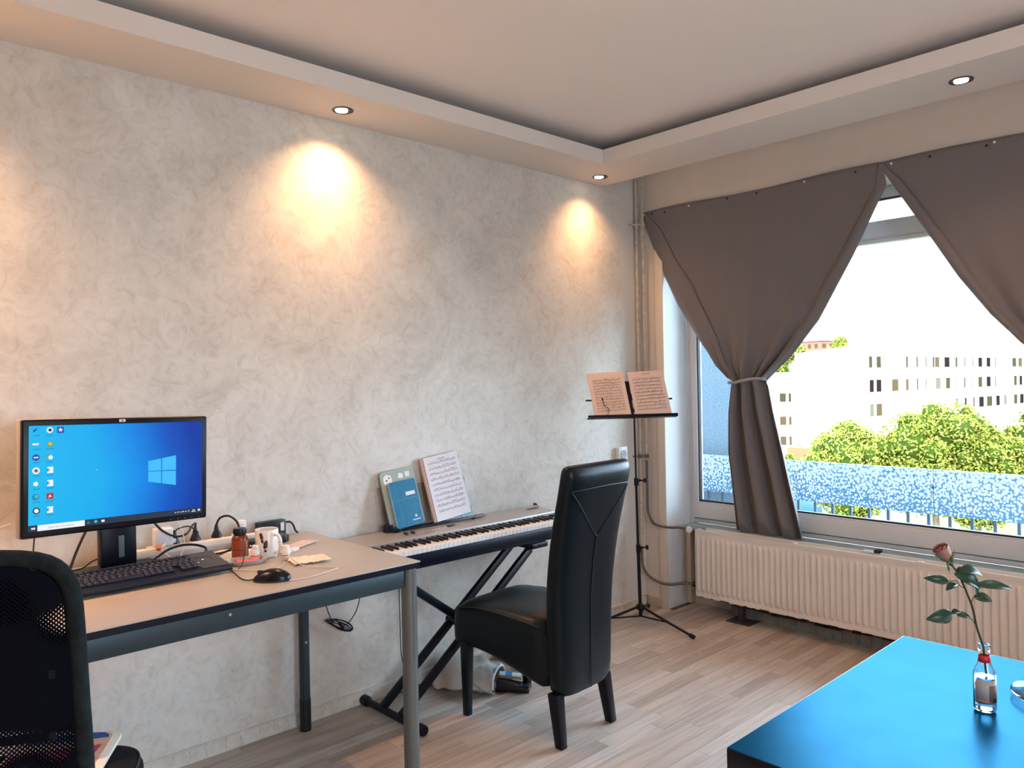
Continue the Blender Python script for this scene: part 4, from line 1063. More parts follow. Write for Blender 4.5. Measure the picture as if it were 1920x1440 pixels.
b.build('indicator', emat('led_pale', (.55, .62, .70)), rt, local=True, smooth=False)
ad = root('cable_adapter', place(-3.025, -.330), math.radians(6), 'black cable adapter block lying in front of the monitor foot', 'adapter')
ad.location.z = DZ + .0132; WM[ad.name] = Matrix.Translation(ad.location) @ Matrix.Rotation(math.radians(6), 4, 'Z')
MB().box(-.058, .036, -.014, .014, 0.0, .024).build('block', mat('adapter_black', (.008, .012, .020), rough=.4), ad, local=True, bevel=.003)
MB().box(.036, .066, -.010, .010, .003, .021).build('connector', M_PLG, ad, local=True, bevel=.002)
MB().box(.048, .056, -.0108, .0108, .008, .019).build('blue_insert', mat('insert_blue', (.16, .36, .46), rough=.4), ad, local=True, bevel=.001)
b = MB(); b.poly([(-.082, -.012, .018), (-.066, -.012, .013), (-.066, -.012, .021)]); b.poly([(-.080, -.012, .0), (-.064, -.012, .0), (-.064, -.012, .008)]); 
MB().box(-.078, -.058, -.010, .010, .003, .019).build('connector', M_PLG, ad, local=True, bevel=.002)

# cables on the desk
def cable(name, label, pts, r, m, sm=7, group=None, cat='cable'):
    return tag(MB().tube(pts, r, 8, smooth=sm).build(name, m), label, cat, group)
z0 = DZ
cable('power_cable', 'thick black cable arching from the right plug down over the power strip', [(-2.722, -.097, z0 + .090), (-2.712, -.110, z0 + .116), (-2.690, -.140, z0 + .122), (-2.672, -.17, z0 + .095), (-2.685, -.20, z0 + .045), (-2.73, -.215, z0 + .012), (-2.80, -.200, z0 + .006), (-2.87, -.185, z0 + .008), (-2.93, -.20, z0 + .014), (-2.97, -.235, z0 + .020)], .0042, M_PLG)
cable('power_cable', 'black cable drooping from the middle plug towards the back of the monitor', [(-2.80, -.097, z0 + .090), (-2.803, -.110, z0 + .108), (-2.822, -.125, z0 + .102), (-2.85, -.15, z0 + .082), (-2.89, -.155, z0 + .080), (-2.93, -.14, z0 + .105), (-2.96, -.11, z0 + .15)], .0038, M_PLG)
cable('power_cable', 'thin black cable curving from the small left plug to the next plug', [(-2.873, -.097, z0 + .084), (-2.868, -.112, z0 + .096), (-2.845, -.125, z0 + .104), (-2.822, -.12, z0 + .098), (-2.80, -.13, z0 + .075)], .0026, M_PLG)
cable('monitor_cable', 'black cable looping over the desk to the right of the monitor foot', [(-2.955, -.325, z0 + .026), (-2.90, -.335, z0 + .028), (-2.852, -.315, z0 + .040), (-2.842, -.285, z0 + .054), (-2.885, -.250, z0 + .064), (-2.945, -.25, z0 + .058), (-3.00, -.270, z0 + .036), (-3.03, -.285, z0 + .028)], .0042, M_PLG)
cable('monitor_cable', 'second black cable beside the loop at the monitor foot', [(-2.955, -.322, z0 + .022), (-2.90, -.325, z0 + .018), (-2.86, -.295, z0 + .020), (-2.85, -.24, z0 + .018), (-2.83, -.20, z0 + .006), (-2.80, -.215, z0 + .004)], .0036, M_PLG)
cable('monitor_cable', 'black cable slanting down behind the left of the monitor neck', [(-3.145, -.155, z0 + .19), (-3.19, -.18, z0 + .12), (-3.225, -.20, z0 + .05), (-3.24, -.215, z0 + .006), (-3.22, -.25, z0 + .004), (-3.15, -.315, z0 + .018), (-3.105, -.335, z0 + .024)], .0042, M_PLG)
cable('thin_cable', 'thin black cable coiled left of the monitor neck', [(-3.40, -.12, z0 + .012), (-3.30, -.15, z0 + .018), (-3.20, -.17, z0 + .022), (-3.165, -.19, z0 + .045), (-3.145, -.20, z0 + .050), (-3.155, -.235, z0 + .030), (-3.14, -.27, z0 + .018), (-3.112, -.30, z0 + .020)], .0022, M_PLG)
cable('thin_cable', 'thin black lead hanging from the lower left monitor corner', [(-3.335, -.245, z0 + .155), (-3.336, -.23, z0 + .10), (-3.335, -.22, z0 + .03), (-3.30, -.20, z0 + .003)], .0022, M_PLG)
cable('thin_cable', 'thin black cable crossing from the keyboard back edge to the cable pile', [(-2.93, -.310, z0 + .030), (-2.915, -.285, z0 + .012), (-2.89, -.255, z0 + .004), (-2.86, -.22, z0 + .003)], .0016, M_PLG)
cable('earphone_cable', 'dark thin cable arching from the keyboard corner over the plastic tray', [(-2.858, -.345, z0 + .012), (-2.82, -.350, z0 + .030), (-2.785, -.370, z0 + .044), (-2.755, -.40, z0 + .044), (-2.768, -.43, z0 + .026), (-2.785, -.455, z0 + .010), (-2.808, -.475, z0 + .0025)], .0016, mat('cable_brown', (.04, .018, .02), rough=.4))
M_WC = mat('cable_white', (.66, .58, .50), rough=.5)
cable('white_cable', 'white cable looping on the desk right of the mouse up over the small bottle', [(-2.760, -.735, z0 + .004), (-2.72, -.745, z0 + .0035), (-2.66, -.735, z0 + .003), (-2.60, -.715, z0 + .003), (-2.573, -.700, z0 + .003), (-2.60, -.665, z0 + .003), (-2.64, -.615, z0 + .006), (-2.655, -.55, z0 + .022), (-2.655, -.50, z0 + .046), (-2.652, -.478, z0 + .051), (-2.662, -.470, z0 + .046), (-2.678, -.478, z0 + .020)], .0017, M_WC)
cable('white_cable', 'short white cable curve between the plastic tray and the mouse', [(-2.825, -.455, z0 + .003), (-2.80, -.50, z0 + .0025), (-2.765, -.545, z0 + .0025), (-2.70, -.55, z0 + .0025), (-2.655, -.50, z0 + .0025)], .0017, M_WC)
cable('white_cable', 'thin white cable hanging in a curve under the right of the monitor', [(-2.905, -.16, z0 + .155), (-2.885, -.175, z0 + .12), (-2.873, -.19, z0 + .07), (-2.885, -.20, z0 + .03), (-2.91, -.215, z0 + .012), (-2.935, -.20, z0 + .03), (-2.943, -.165, z0 + .045)], .0012, mat('cable_pale', (.66, .66, .66), rough=.4))
cable('white_cable', 'white cable strip running down the front of the power strip', [(-2.632, -.098, z0 + .085), (-2.655, -.12, z0 + .062), (-2.685, -.155, z0 + .030), (-2.70, -.185, z0 + .010)], .0018, MATS['cable_pale'])
cable('white_cable', 'white cable at the left picture edge behind the monitor', [(-3.50, -.10, z0 + .12), (-3.43, -.105, z0 + .165), (-3.37, -.11, z0 + .185)], .0018, MATS['cable_pale'])

# cables below the desk
def coil():
    r = root('cable_coil', (-2.19, -.035, .32), 0, 'black bundled cable hanging under the desk between its legs and the wall', 'cable')
    MB().tube([(-2.275, -.050, .715), (-2.262, -.032, .56), (-2.225, -.030, .43), (-2.20, -.03, .39)], .0022, 8, smooth=6).build('lead', M_PLG, r)
    MB().tube([(-2.065, -.11, .716), (-2.067, -.06, .60), (-2.075, -.04, .50), (-2.095, -.032, .42), (-2.135, -.03, .375), (-2.16, -.03, .37)], .0022, 8, smooth=6).build('lead', M_PLG, r)
    MB().tube([(-2.068, -.075, .60), (-2.070, -.062, .565)], .0065, 10).build('ferrite', M_PLG, r)
    b = MB()
    for k in range(5):
        c0 = Vector((-2.185 + .004 * k, -.030 - .003 * k, .375 + .004 * (k % 2))); ax = Vector((.072 - .004 * k, 0, -.044 + .003 * k)); sd = Vector((.003 + .002 * k, 0, .006 + .0025 * k))
        b.tube([c0 + ax * math.cos(t) * .85 + sd * math.sin(t) for t in [2 * PI * i / 20 for i in range(21)]], .0022, 7)
    b.tube([(-2.190, -.045, .392), (-2.178, -.050, .376), (-2.168, -.045, .36)], .006, 8)
    b.build('bundle', M_PLG, r)
coil()
cable('cable_loop', 'black cable loop sagging below the front beam of the desk', [(-3.02, -.72, .722), (-2.99, -.71, .700), (-2.955, -.70, .696), (-2.925, -.70, .708), (-2.905, -.70, .724)], .0030, M_PLG)
cable('piano_cable', 'thin black cable hanging from the piano behind the desk leg to the floor', [(-1.868, -.060, .640), (-1.872, -.035, .50), (-1.868, -.030, .30), (-1.865, -.035, .15), (-1.835, -.045, .075), (-1.79, -.06, .02), (-1.73, -.07, .004), (-1.69, -.10, .004)], .0022, M_PLG)
cable('floor_cable', 'thin black cable lying on the floor behind the piano stand foot', [(-1.90, -.03, .003), (-1.80, -.05, .003), (-1.72, -.05, .003), (-1.66, -.07, .004)], .0022, M_PLG)
# ------------------------------------------------------------------ digital piano
M_PBK = mat('piano_black', (0.003, 0.004, 0.012), rough=0.4, spec=.3)
M_PSI = mat('piano_silver', (0.36, 0.34, 0.32), rough=0.32, metal=0.35)
M_WK = mat('white_key', (0.80, 0.76, 0.72), rough=0.22); M_BK = mat('black_key', (0.006, 0.006, 0.014), rough=0.25)
PX0, PX1, PYF, PYB = -2.322, -1.000, -0.312, -0.034
pn = root('digital_piano', ((PX0 + PX1) / 2, -.17, .622), 0, 'silver and black digital piano on a folding stand against the wall', 'piano')
b = MB(); b.box(PX0, PX1, PYF + .003, PYB, .622, .683); b.box(PX0, PX1, PYF - .002, PYF + .010, .640, .684)
b.box(PX0, PX0 + .018, PYF, PYB, .68, .715); b.box(PX1 - .058, PX1, PYF, PYB, .68, .715)
b.build('body', M_PBK, pn, bevel=.004)
MB().prism([(-.190, .684), (PYB, .684), (PYB, .741), (-.050, .744), (-.187, .7275), (-.190, .723)], PX0 + .004, PX1 - .010, axis=0).build('top_panel', M_PSI, pn, bevel=.0015)
b = MB(); b.prism([(PYF, .700), (-.17, .704), (-.052, .742), (-.040, .752), (PYB + .004, .752), (PYB + .004, .62), (PYF, .62)], PX1 - .010, PX1 + .004, axis=0); b.build('end_cheek', M_PBK, pn, bevel=.002); b = MB(); b.prism([(PYF, .700), (-.17, .704), (-.052, .742), (-.040, .748), (PYB + .004, .748), (PYB + .004, .62), (PYF, .62)], PX0 - .008, PX0 + .004, axis=0)
b.build('end_cheek', M_PBK, pn, bevel=.002)
KPI = 0.0237; KR = -1.066
blacks = {1: 0}
wk = []
for n in range(52):
    x1 = KR - n * KPI; x0 = x1 - KPI
    MB().box(x0 + .0006, x1 - .0006, PYF, -.186, .685, .7075).build('white_key', M_WK, pn, bevel=.0009, bseg=1)
for n in range(1, 52):
    i = 51 - n   # index of the white key left of this gap, A0 = 0
    note = (i + 5) % 7  # C=0 .. B=6 ; A0 -> 5
    if note in (2, 6): continue
    xc = KR - n * KPI + {0: -.0022, 1: .0022, 3: -.003, 4: 0, 5: .003}[note]
    MB().prism([(-.272, .7075), (-.186, .7075), (-.186, .7185), (-.263, .7185)], xc - .0055, xc + .0055, axis=0).build('black_key', M_BK, pn, bevel=.0010, bseg=1)
def on_top(y): return .7275 + (y + .187) / .137 * .0165
b = MB(); b.box(-1.665, -1.615, -.140, -.118, on_top(-.14) - .004, on_top(-.118) + .0012); b.build('display', M_BK, pn, bevel=.001)
b = MB()
for k in range(12): b.box(-1.59 + k * .018, -1.583 + k * .018, -.140, -.133, on_top(-.14) - .003, on_top(-.133) + .001)
for k in range(9): b.box(-1.83 + k * .018, -1.823 + k * .018, -.140, -.133, on_top(-.14) - .003, on_top(-.133) + .001)
b.build('button', mat('button_grey', (.50, .47, .44), rough=.35), pn, bevel=.0005, bseg=1)
b = MB()
for k in range(5): b.box(-1.117 + k * .0165, -1.112 + k * .0165, -.106, -.084, on_top(-.104) - .003, on_top(-.084) + .0008)
b.build('slider', M_BK, pn, smooth=False)
b = MB()
for x in (-1.901, -1.864): b.box(x - .007, x + .007, -.150, -.124, on_top(-.15) - .004, on_top(-.124) + .008)
b.build('knob', mat('knob_brown', (.05, .02, .02), rough=.3), pn, bevel=.003)
# music rest
MB().prism([(-.068, .748), (-.064, .748), (-.022, .935), (-.026, .935)], -1.975, -1.475, axis=0).build('music_rest', glass_pane('rest_plastic', (.86, .86, .85)), pn, bevel=.001)
b = MB(); b.box(-1.945, -1.395, -.098, -.062, .746, .751); b.box(-1.965, -1.915, -.084, -.052, .741, .773); b.box(-1.92, -1.895, -.096, -.08, .737, .749); b.box(-1.480, -1.450, -.096, -.08, .737, .751)
b.build('rest_ledge', M_BK, pn, bevel=.002)

# books on the rest: built upright in a leaning frame
lean = math.radians(13.0)
def leaning(x, y, z, roll=0.0, ln=lean):
    return Matrix.Translation((x, y, z)) @ Matrix.Rotation(-ln, 4, 'X') @ Matrix.Rotation(roll, 4, 'Y')
def rounded(w_, h_, r, n=5, corners='lr'):
    out = []
    for cxx, cz, a0 in ((w_ - r, r, -90), (w_ - r, h_ - r, 0), (r, h_ - r, 90), (r, r, 180)):
        for k in range(n + 1):
            a_ = math.radians(a0 + 90 * k / n); out.append((cxx + r * math.cos(a_), cz + r * math.sin(a_)))
    return out
def book(nm, M, w_, h_, t, m, label, cat, r=.001, pages=None):
    q = root(nm, tuple(M @ Vector((w_ / 2, 0, 0))), 0, label, cat)
    MB().prism(rounded(w_, h_, r), 0, .0015, axis=1, M=M).build('cover', m, q)
    MB().prism(rounded(w_ - .004, h_ - .004, max(.001, r - .002)), .0016, t, axis=1, M=M @ Matrix.Translation((.002, 0, .002))).build('pages', pages or M_PAP, q, smooth=False)
    MB().prism(rounded(w_, h_, r), t + .0001, t + .0015, axis=1, M=M).build('back_cover', m, q)
    return q
rl_ = math.radians(-5.0)
M1 = leaning(-1.890, -.090, .752, rl_)
q = book('folder', M1 @ Matrix.Translation((-.045, .012, 0)), .185, .262, .009, mat('sage_card', (.30, .38, .34), rough=.6), 'sage green notebook with round corners and white stickers behind the blue notebook', 'notebook', r=.018)
Ms1 = M1 @ Matrix.Translation((-.045, .0118, 0))
for P_ in (((.012, .205), (.040, .195), (.058, .212), (.055, .240), (.030, .248), (.014, .236)), ((.092, .222), (.118, .218), (.122, .238), (.098, .245)), ((.132, .222), (.156, .220), (.158, .243), (.134, .245))):
    b = MB(); b.poly([tuple(Ms1 @ Vector((x, -.0005, z))) for x, z in P_]); b.build('sticker', mat('sticker_white', (.75, .74, .72), rough=.5), q, smooth=False)
b = MB()
for x, z, s_ in ((.024, .218, .008), (.040, .228, .007), (.136, .226, .003), (.146, .235, .003), (.152, .226, .003), (.140, .240, .0025)): b.box(x, x + s_, -.0012, -.0006, z, z + s_ * .8, M=Ms1)
b.build('sticker_marks', M_BLK, q, smooth=False)
M2 = M1 @ Matrix.Translation((-.022, -.001, .0))
q = book('notebook', M2, .148, .208, .008, mat('cover_blue', (.012, .16, .30), rough=.25, var=.35, vscale=60), 'blue spiral notebook with a small white title label standing on the piano rest', 'notebook', r=.012)
b = MB()
for k in range(30):
    z = .010 + k * .0066; b.tube([tuple(M2 @ Vector(p)) for p in ((.003, -.001, z), (-.003, -.003, z + .001), (-.004, .004, z + .001), (.002, .008, z))], .0009, 5)
b.build('spiral', mat('wire_white', (.70, .70, .68), rough=.4), q)
b = MB(); b.box(.082, .132, -.0008, -.0001, .137, .153, M=M2); b.build('title_label', mat('label_ice', (.68, .72, .78), rough=.5), q, smooth=False)
b = MB(); b.poly([tuple(M2 @ Vector((.112 + .0065 * math.sin(k * PI / 4) * (1 if k % 2 else .75), -.0006, .040 + .008 * math.cos(k * PI / 4) * (1 if k % 2 else .7)))) for k in range(8)]); b.box(.090, .134, -.0008, -.0001, .0215, .0255, M=M2)
b.build('publisher_mark', MATS['label_ice'], q, smooth=False)
b = MB(); b.box(.004, .144, -.0006, -.0001, .123, .125, M=M2); b.box(.034, .036, -.0006, -.0001, .004, .2, M=M2); b.box(.060, .0615, -.0006, -.0001, .004, .2, M=M2); b.build('cover_lines', mat('cover_light', (.05, .30, .45), rough=.3), q, smooth=False)
def staves(M, w_, h_, rows, m, q, seed, mx=.018, top=.03, title=True, dens=1.0, nm='printed_music', heavy=1.0):
    rnd = random.Random(seed); b = MB(); e = -.0005
    def R_(x0, x1, z0_, z1_): b.quad(*[tuple(M @ Vector(p)) for p in ((x0, e, z0_), (x1, e, z0_), (x1, e, z1_), (x0, e, z1_))])
    if title: R_(w_ * .40, w_ * .62, h_ - .017, h_ - .0145)
    gap = (h_ - top - .020) / rows
    for r_ in range(rows):
        z = h_ - top - r_ * gap
        for k in range(5): R_(mx, w_ - mx, z - k * .0016, z - k * .0016 + .00032)
        x = mx + .004
        while x < w_ - mx - .004:
            zz = z - .0065 + rnd.random() * .008
            R_(x, x + .0022 * heavy, zz, zz + .0017 * heavy)
            if rnd.random() < .8 * dens: R_(x + .0018, x + .0023, zz, zz + .006 * (1 if rnd.random() < .6 else -1))
            if rnd.random() < .35 * dens: R_(x, x + .012, zz + .0058, zz + .0068)
            x += .0035 + rnd.random() * .005 / dens
        if r_ % 2 == 0 and heavy > 1.1 and r_ + 1 < rows: R_(mx - .002, mx - .0012, z - gap - .0064, z)
    o = b.build(nm, m, q, smooth=False); o['kind'] = 'stuff'
M3 = leaning(-1.706, -.092, .752, math.radians(-6.0))
q = book('music_book', M3, .218, .300, .010, mat('cover_brown', (.42, .27, .22), rough=.6), 'music book open at a page of printed piano notes, standing on the piano rest', 'book', r=.001, pages=mat('page_grey', (.66, .64, .68), rough=.7))
M3b = M3 @ Matrix.Translation((.014, -.0018, 0))
MB().prism([(0, 0), (.208, 0), (.206, .302), (.002, .300)], 0, .0012, axis=1, M=M3b).build('page', MATS['page_grey'], q, smooth=False)
staves(M3b, .208, .300, 10, mat('ink_grey', (.16, .15, .17), rough=.8), q, 21, title=True, dens=1.3)
M4 = leaning(-1.530, -.079, .755, math.radians(-8))
q = book('folder', M4, .066, .200, .004, mat('folder_blue', (.30, .50, .62), rough=.4), 'light blue card sticking out to the right behind the music book', 'folder', r=.002)
MB().box(.010, .064, -.0012, -.0001, .004, .040, M=M4).build('band', mat('folder_teal', (.05, .30, .38), rough=.4), q, smooth=False)

# ------------------------------------------------------------------ piano stand
M_ST = mat('stand_black', (0.003, 0.0035, 0.009), rough=0.38, spec=.3)
sd = root('keyboard_stand', (-1.68, -.24, 0), 0, 'black folding double cross stand under the piano', 'stand')
def bar(p, q, w_, h_, nm, up=(0, 1, 0)):
    p, q = Vector(p), Vector(q); d = (q - p); L_ = d.length; d.normalize(); y_ = Vector(up); z_ = d.cross(y_).normalized(); y_ = z_.cross(d)
    M = Matrix.Translation(p) @ Matrix((d, y_, z_)).transposed().to_4x4()
    return MB().box(0, L_, -w_ / 2, w_ / 2, -h_ / 2, h_ / 2, M=M).build(nm, M_ST, sd, bevel=.004)
for y in (-.165, -.297): bar((-2.058, y, .030), (-1.30, y, .598), .024, .034, 'tube')
bar((-2.04, -.215, .598), (-1.262, -.215, .030), .022, .034, 'tube'); bar((-2.04, -.245, .594), (-1.262, -.245, .026), .022, .034, 'tube')
MB().tube([(-1.678, -.320, .318), (-1.678, -.145, .318)], .021, 18).build('pivot', M_ST, sd)
MB().lathe([(.0001, .0), (.016, .001), (.017, .010), (.012, .016), (.0001, .017)], (-1.678, -.318, .318), 16, M=Matrix.Rotation(PI / 2, 3, 'X')).build('knob', mat('stand_grey', (.05, .05, .06), rough=.4), sd)
for x in (-2.058, -1.258):
    b = MB().tube([(x, -.455, .021), (x, -.020, .021)], .016, 14); b.build('foot_bar', M_ST, sd)
    for y in (-.440, -.037): MB().tube([(x, y - .022, .022), (x, y - .016, .022), (x, y + .016, .022), (x, y + .022, .022)], [.016, .022, .022, .016], 16).build('end_cap', M_ST, sd)
for x in (-2.04, -1.30):
    MB().box(x - .018, x + .018, -.330, -.060, .600, .6215).build('arm', M_ST, sd, bevel=.004)
MB().box(-1.33, -1.20, -.32, -.29, .596, .621).build('arm_stop', M_ST, sd, bevel=.004)

# ------------------------------------------------------------------ black dining chair
M_LEA = mat('black_leather', (0.0014, 0.006, 0.010), rough=0.34, spec=0.30, bump=.25, bscale=260)
M_SEAM = mat('seam_leather', (0.012, 0.024, 0.030), rough=.45, spec=.35)
M_LEG = mat('chair_leg', (0.003, 0.004, 0.009), rough=0.35, spec=.3)
dc = root('dining_chair', (-1.610, -.650, 0), math.radians(3.4), 'black leather high-backed dining chair at the piano', 'chair')
def chair_back():
    # z, y of rear face, thickness, half width
    S = [(.170, -.262, .078, .168), (.25, -.268, .080, .170), (.40, -.270, .088, .174), (.55, -.272, .092, .180), (.70, -.288, .088, .187), (.85, -.315, .082, .193), (.96, -.342, .078, .197), (1.020, -.358, .080, .199), (1.052, -.360, .076, .198), (1.072, -.350, .056, .193), (1.080, -.338, .026, .182)]
    b = MB(); n = 32
    for z, yr_, th, hw in S:
        for k in range(n):
            t = 2 * PI * (k + .5) / n; ct, st_ = math.cos(t), math.sin(t); p = 5.5
            x = hw * abs(ct) ** (2 / p) * (1 if ct > 0 else -1); y = th / 2 * abs(st_) ** (2 / 3.4) * (1 if st_ > 0 else -1)
            bow = -.012 * (1 - (x / hw) ** 2)
            if th < .08 and z > 1.06: bow *= .6
            b.v.append((x, yr_ + th / 2 + y + bow, z))
    for i in range(len(S) - 1):
        for k in range(n):
            k2 = (k + 1) % n; b.f.append((i * n + k, i * n + k2, (i + 1) * n + k2, (i + 1) * n + k)); b.mi.append(0)
    b.f.append(tuple(range(n))[::-1]); b.f.append(tuple(range((len(S) - 1) * n, len(S) * n))); b.mi += [0, 0]
    return b, S
b, S = chair_back()
bo = b.build('backrest', M_LEA, dc, local=True, ang=60, sub=1)
def rear(x, z):
    for (za, ya, ta, wa_), (zb, yb, tb, wb_) in zip(S, S[1:]):
        if za <= z <= zb:
            t = (z - za) / (zb - za); hw = wa_ + (wb_ - wa_) * t
            return ya + (yb - ya) * t - .012 * (1 - (x / hw) ** 2) - .0005 + (abs(x / hw) ** 9) * .02
    return -.34
def seam(pts, nm='seam'):
    P = [(x, rear(x, z), z) for x, z in pts]
    MB().tube(P, .0019, 7, smooth=1).build(nm, M_SEAM, dc, local=True)
def seg2(a, c, n=14, bow=0): return [(a[0] + (c[0] - a[0]) * i / n, a[1] + (c[1] - a[1]) * i / n + bow * math.sin(PI * i / n)) for i in range(n + 1)]
seam(seg2((-.178, .985), (.178, .985), 20, .006)); seam(seg2((-.176, .978), (-.012, .800))); seam(seg2((.176, .978), (.012, .800)))
seam([(-.012, .800), (0, .792), (.012, .800)]); seam([(0, .790), (-.001, .70), (-.001, .55), (0, .4), (0, .25), (0, .195)])
# seat block with skirt
b = MB(); SS = [  # y, half width, z bottom, z top
    (-.212, .170, .172, .462), (-.10, .180, .212, .468), (.05, .200, .268, .482), (.16, .210, .286, .484), (.245, .214, .288, .474), (.285, .212, .290, .452), (.296, .204, .300, .42)]
n = 28
for y, hw, zb, zt in SS:
    for k in range(n):
        t = 2 * PI * (k + .5) / n; ct, st_ = math.cos(t), math.sin(t)
        x = hw * abs(ct) ** (2 / 7.0) * (1 if ct > 0 else -1); zz = (zb + zt) / 2 + (zt - zb) / 2 * abs(st_) ** (2 / 6.0) * (1 if st_ > 0 else -1)
        if st_ > .3: zz += .016 * (1 - (x / hw) ** 2)
        b.v.append((x, y, zz))
for i in range(len(SS) - 1):
    for k in range(n):
        k2 = (k + 1) % n; b.f.append((i * n + k, (i + 1) * n + k, (i + 1) * n + k2, i * n + k2)); b.mi.append(0)
b.f.append(tuple(range(n))); b.f.append(tuple(range((len(SS) - 1) * n, len(SS) * n))[::-1]); b.mi += [0, 0]
b.build('seat', M_LEA, dc, local=True, ang=60, sub=1)
for s in (-1, 1):
    P = [(s * .208, .27, .452), (s * .207, .16, .470), (s * .198, .05, .468), (s * .182, -.08, .455), (s * .175, -.17, .446)]
    MB().tube(P, .0024, 7, smooth=4).build('seam', M_SEAM, dc, local=True)
def leg(x, y0, y1, top, w0, w1, x1=None):
    b = MB(); x1 = x if x1 is None else x1
    P = []
    for (cx_, cy_, z, w_) in ((x, y0, top, w0), (x1, y1, .002, w1)):
        P += [(cx_ - w_ / 2, cy_ - w_ / 2, z), (cx_ + w_ / 2, cy_ - w_ / 2, z), (cx_ + w_ / 2, cy_ + w_ / 2, z), (cx_ - w_ / 2, cy_ + w_ / 2, z)]
    b.v = P; b.f = [(0, 1, 2, 3), (7, 6, 5, 4), (0, 4, 5, 1), (1, 5, 6, 2), (2, 6, 7, 3), (3, 7, 4, 0)]; b.mi = [0] * 6
    b.build('leg', M_LEG, dc, local=True, bevel=.002)
leg(-.150, -.222, -.250, .20, .046, .034, -.156); leg(.150, -.222, -.252, .20, .046, .034, .158)
leg(-.186, .232, .235, .32, .042, .028); leg(.186, .232, .235, .32, .042, .028)

# ------------------------------------------------------------------ music stand
ms_ = root('music_stand', (-.36, -.22, 0), 0, 'black tripod music stand holding two pages in the corner', 'music stand')
pole = [(-.362, -.225, .050), (-.376, -.216, 1.19)]
MB().tube([pole[0], (-.3685, -.2205, .46)], .0098, 14).build('lower_tube', M_ST, ms_)
MB().tube([(-.3683, -.2207, .44), (-.3725, -.218, .83)], .0075, 14).build('middle_tube', M_ST, ms_)
MB().tube([(-.3722, -.2183, .81), pole[1]], .0060, 12).build('upper_tube', M_ST, ms_)
for z, k in ((.435, 0), (.815, 1)):
    t = (z - .05) / 1.14; x, y = pole[0][0] + (pole[1][0] - pole[0][0]) * t, pole[0][1] + (pole[1][1] - pole[0][1]) * t
    b = MB(); b.tube([(x, y, z - .022), (x, y, z + .020)], .0135, 14); b.tube([(x, y, z + .006), (x + .018, y - .017, z + .006)], .007, 10); b.tube([(x + .018, y - .017, z + .006), (x + .034, y - .032, z + .006)], .0045, 10)
    b.build('clamp', M_ST, ms_)
    MB().tube([(x + .030, y - .028, z + .006), (x + .040, y - .038, z + .006)], .013, 14).build('knob', M_ST, ms_)
MB().lathe([(.0001, .088), (.020, .090), (.026, .098), (.024, .112), (.014, .120), (.0001, .121)], (-.362, -.225, 0), 20).build('hub', M_ST, ms_)
for a_ in (-90, 30, 150):
    d = Vector((math.cos(math.radians(a_)), math.sin(math.radians(a_)), 0)); c0 = Vector((-.362, -.225, 0)); L_ = .345 if a_ < 0 else .185 if False else (.345 if a_ < 0 else .34)
    if a_ > 0: d = Vector((d.x, d.y * .98, 0)); L_ = .345
    M_end = c0 + d * L_; M_end.y = min(M_end.y, -.028)
    P = [c0 + d * .018 + Vector((0, 0, .104)), c0 + (M_end - c0) * .55 + Vector((0, 0, .055)), M_end + Vector((0, 0, .014))]
    MB().tube(P, .0072, 10).build('leg', M_ST, ms_)
    MB().tube([P[2] - (P[2] - P[1]).normalized() * .018, P[2] + (P[2] - P[1]).normalized() * .010], .0115, 12).build('rubber_foot', M_ST, ms_)
    MB().tube([c0 + Vector((0, 0, .052)), P[1]], .0045, 8).build('brace', M_ST, ms_)
# desk of the stand: local frame x along the ledge, z up the desk, y towards the viewer is negative
ang = math.radians(-30.5)
ex = Vector((math.cos(ang), math.sin(ang), 0)); ez = (Vector((0, 0, 1)) * math.cos(math.radians(20)) + Vector((.50, .86, 0)) * math.sin(math.radians(20))).normalized(); ey = ez.cross(ex)
MD = Matrix.Translation((-.396, -.2155, 1.182)) @ Matrix((ex, ey, ez)).transposed().to_4x4()
b = MB(); b.box(-.268, .268, -.030, -.026, -.006, .008, M=MD); b.box(-.268, .268, -.030, .004, -.008, -.004, M=MD); b.build('ledge', M_ST, ms_, bevel=.0015)
b = MB(); b.box(-.012, .014, -.002, .004, -.004, .215, M=MD); b.box(.010, .020, -.003, .004, .030, .05, M=MD); b.box(.012, .024, -.003, .004, .11, .14, M=MD); b.box(.012, .022, -.003, .004, .195, .205, M=MD); b.build('spine', M_ST, ms_, bevel=.001, bseg=1)
b = MB(); b.tube([MD @ Vector((-.258, .003, .105)), MD @ Vector((.262, .003, .105))], .0048, 8); b.build('cross_arm', M_ST, ms_)
b = MB(); b.tube([MD @ Vector(p) for p in ((-.162, -.034, -.010), (-.140, -.035, .040), (-.158, -.012, .068), (-.164, -.010, .110))], .0019, 7); b.tube([MD @ Vector((-.164, -.010, .104)), MD @ Vector((-.165, -.010, .114))], .004, 8); b.build('page_holder', M_ST, ms_)
M_PK = mat('page_pink', (.80, .60, .50), rough=.75); M_INK = mat('ink_brown', (.14, .07, .06), rough=.8)
def page(x0, rot, w_, h_, rows, label, seed, heavy):
    M = MD @ Matrix.Translation((x0, -.007, .001)) @ Matrix.Rotation(rot, 4, 'Y')
    q = root('sheet_music', tuple(M @ Vector((w_ / 2, 0, 0))), 0, label, 'sheet music')
    MB().prism([(0, 0), (w_, 0), (w_, h_), (0, h_)], 0, .0012, axis=1, M=M).build('page', M_PK, q, smooth=False)
    staves(M, w_, h_, rows, M_INK, q, seed, mx=.022, top=.045, title=heavy > 1.1, dens=.9 if heavy < 1.1 else 1.2, heavy=heavy)
page(-.222, math.radians(-3.2), .218, .262, 12, 'left pinkish page of music on the music stand with a holder arm over it', 31, 1.0)
page(.022, math.radians(-3.0), .220, .266, 10, 'right pinkish page of music on the music stand', 32, 1.35)

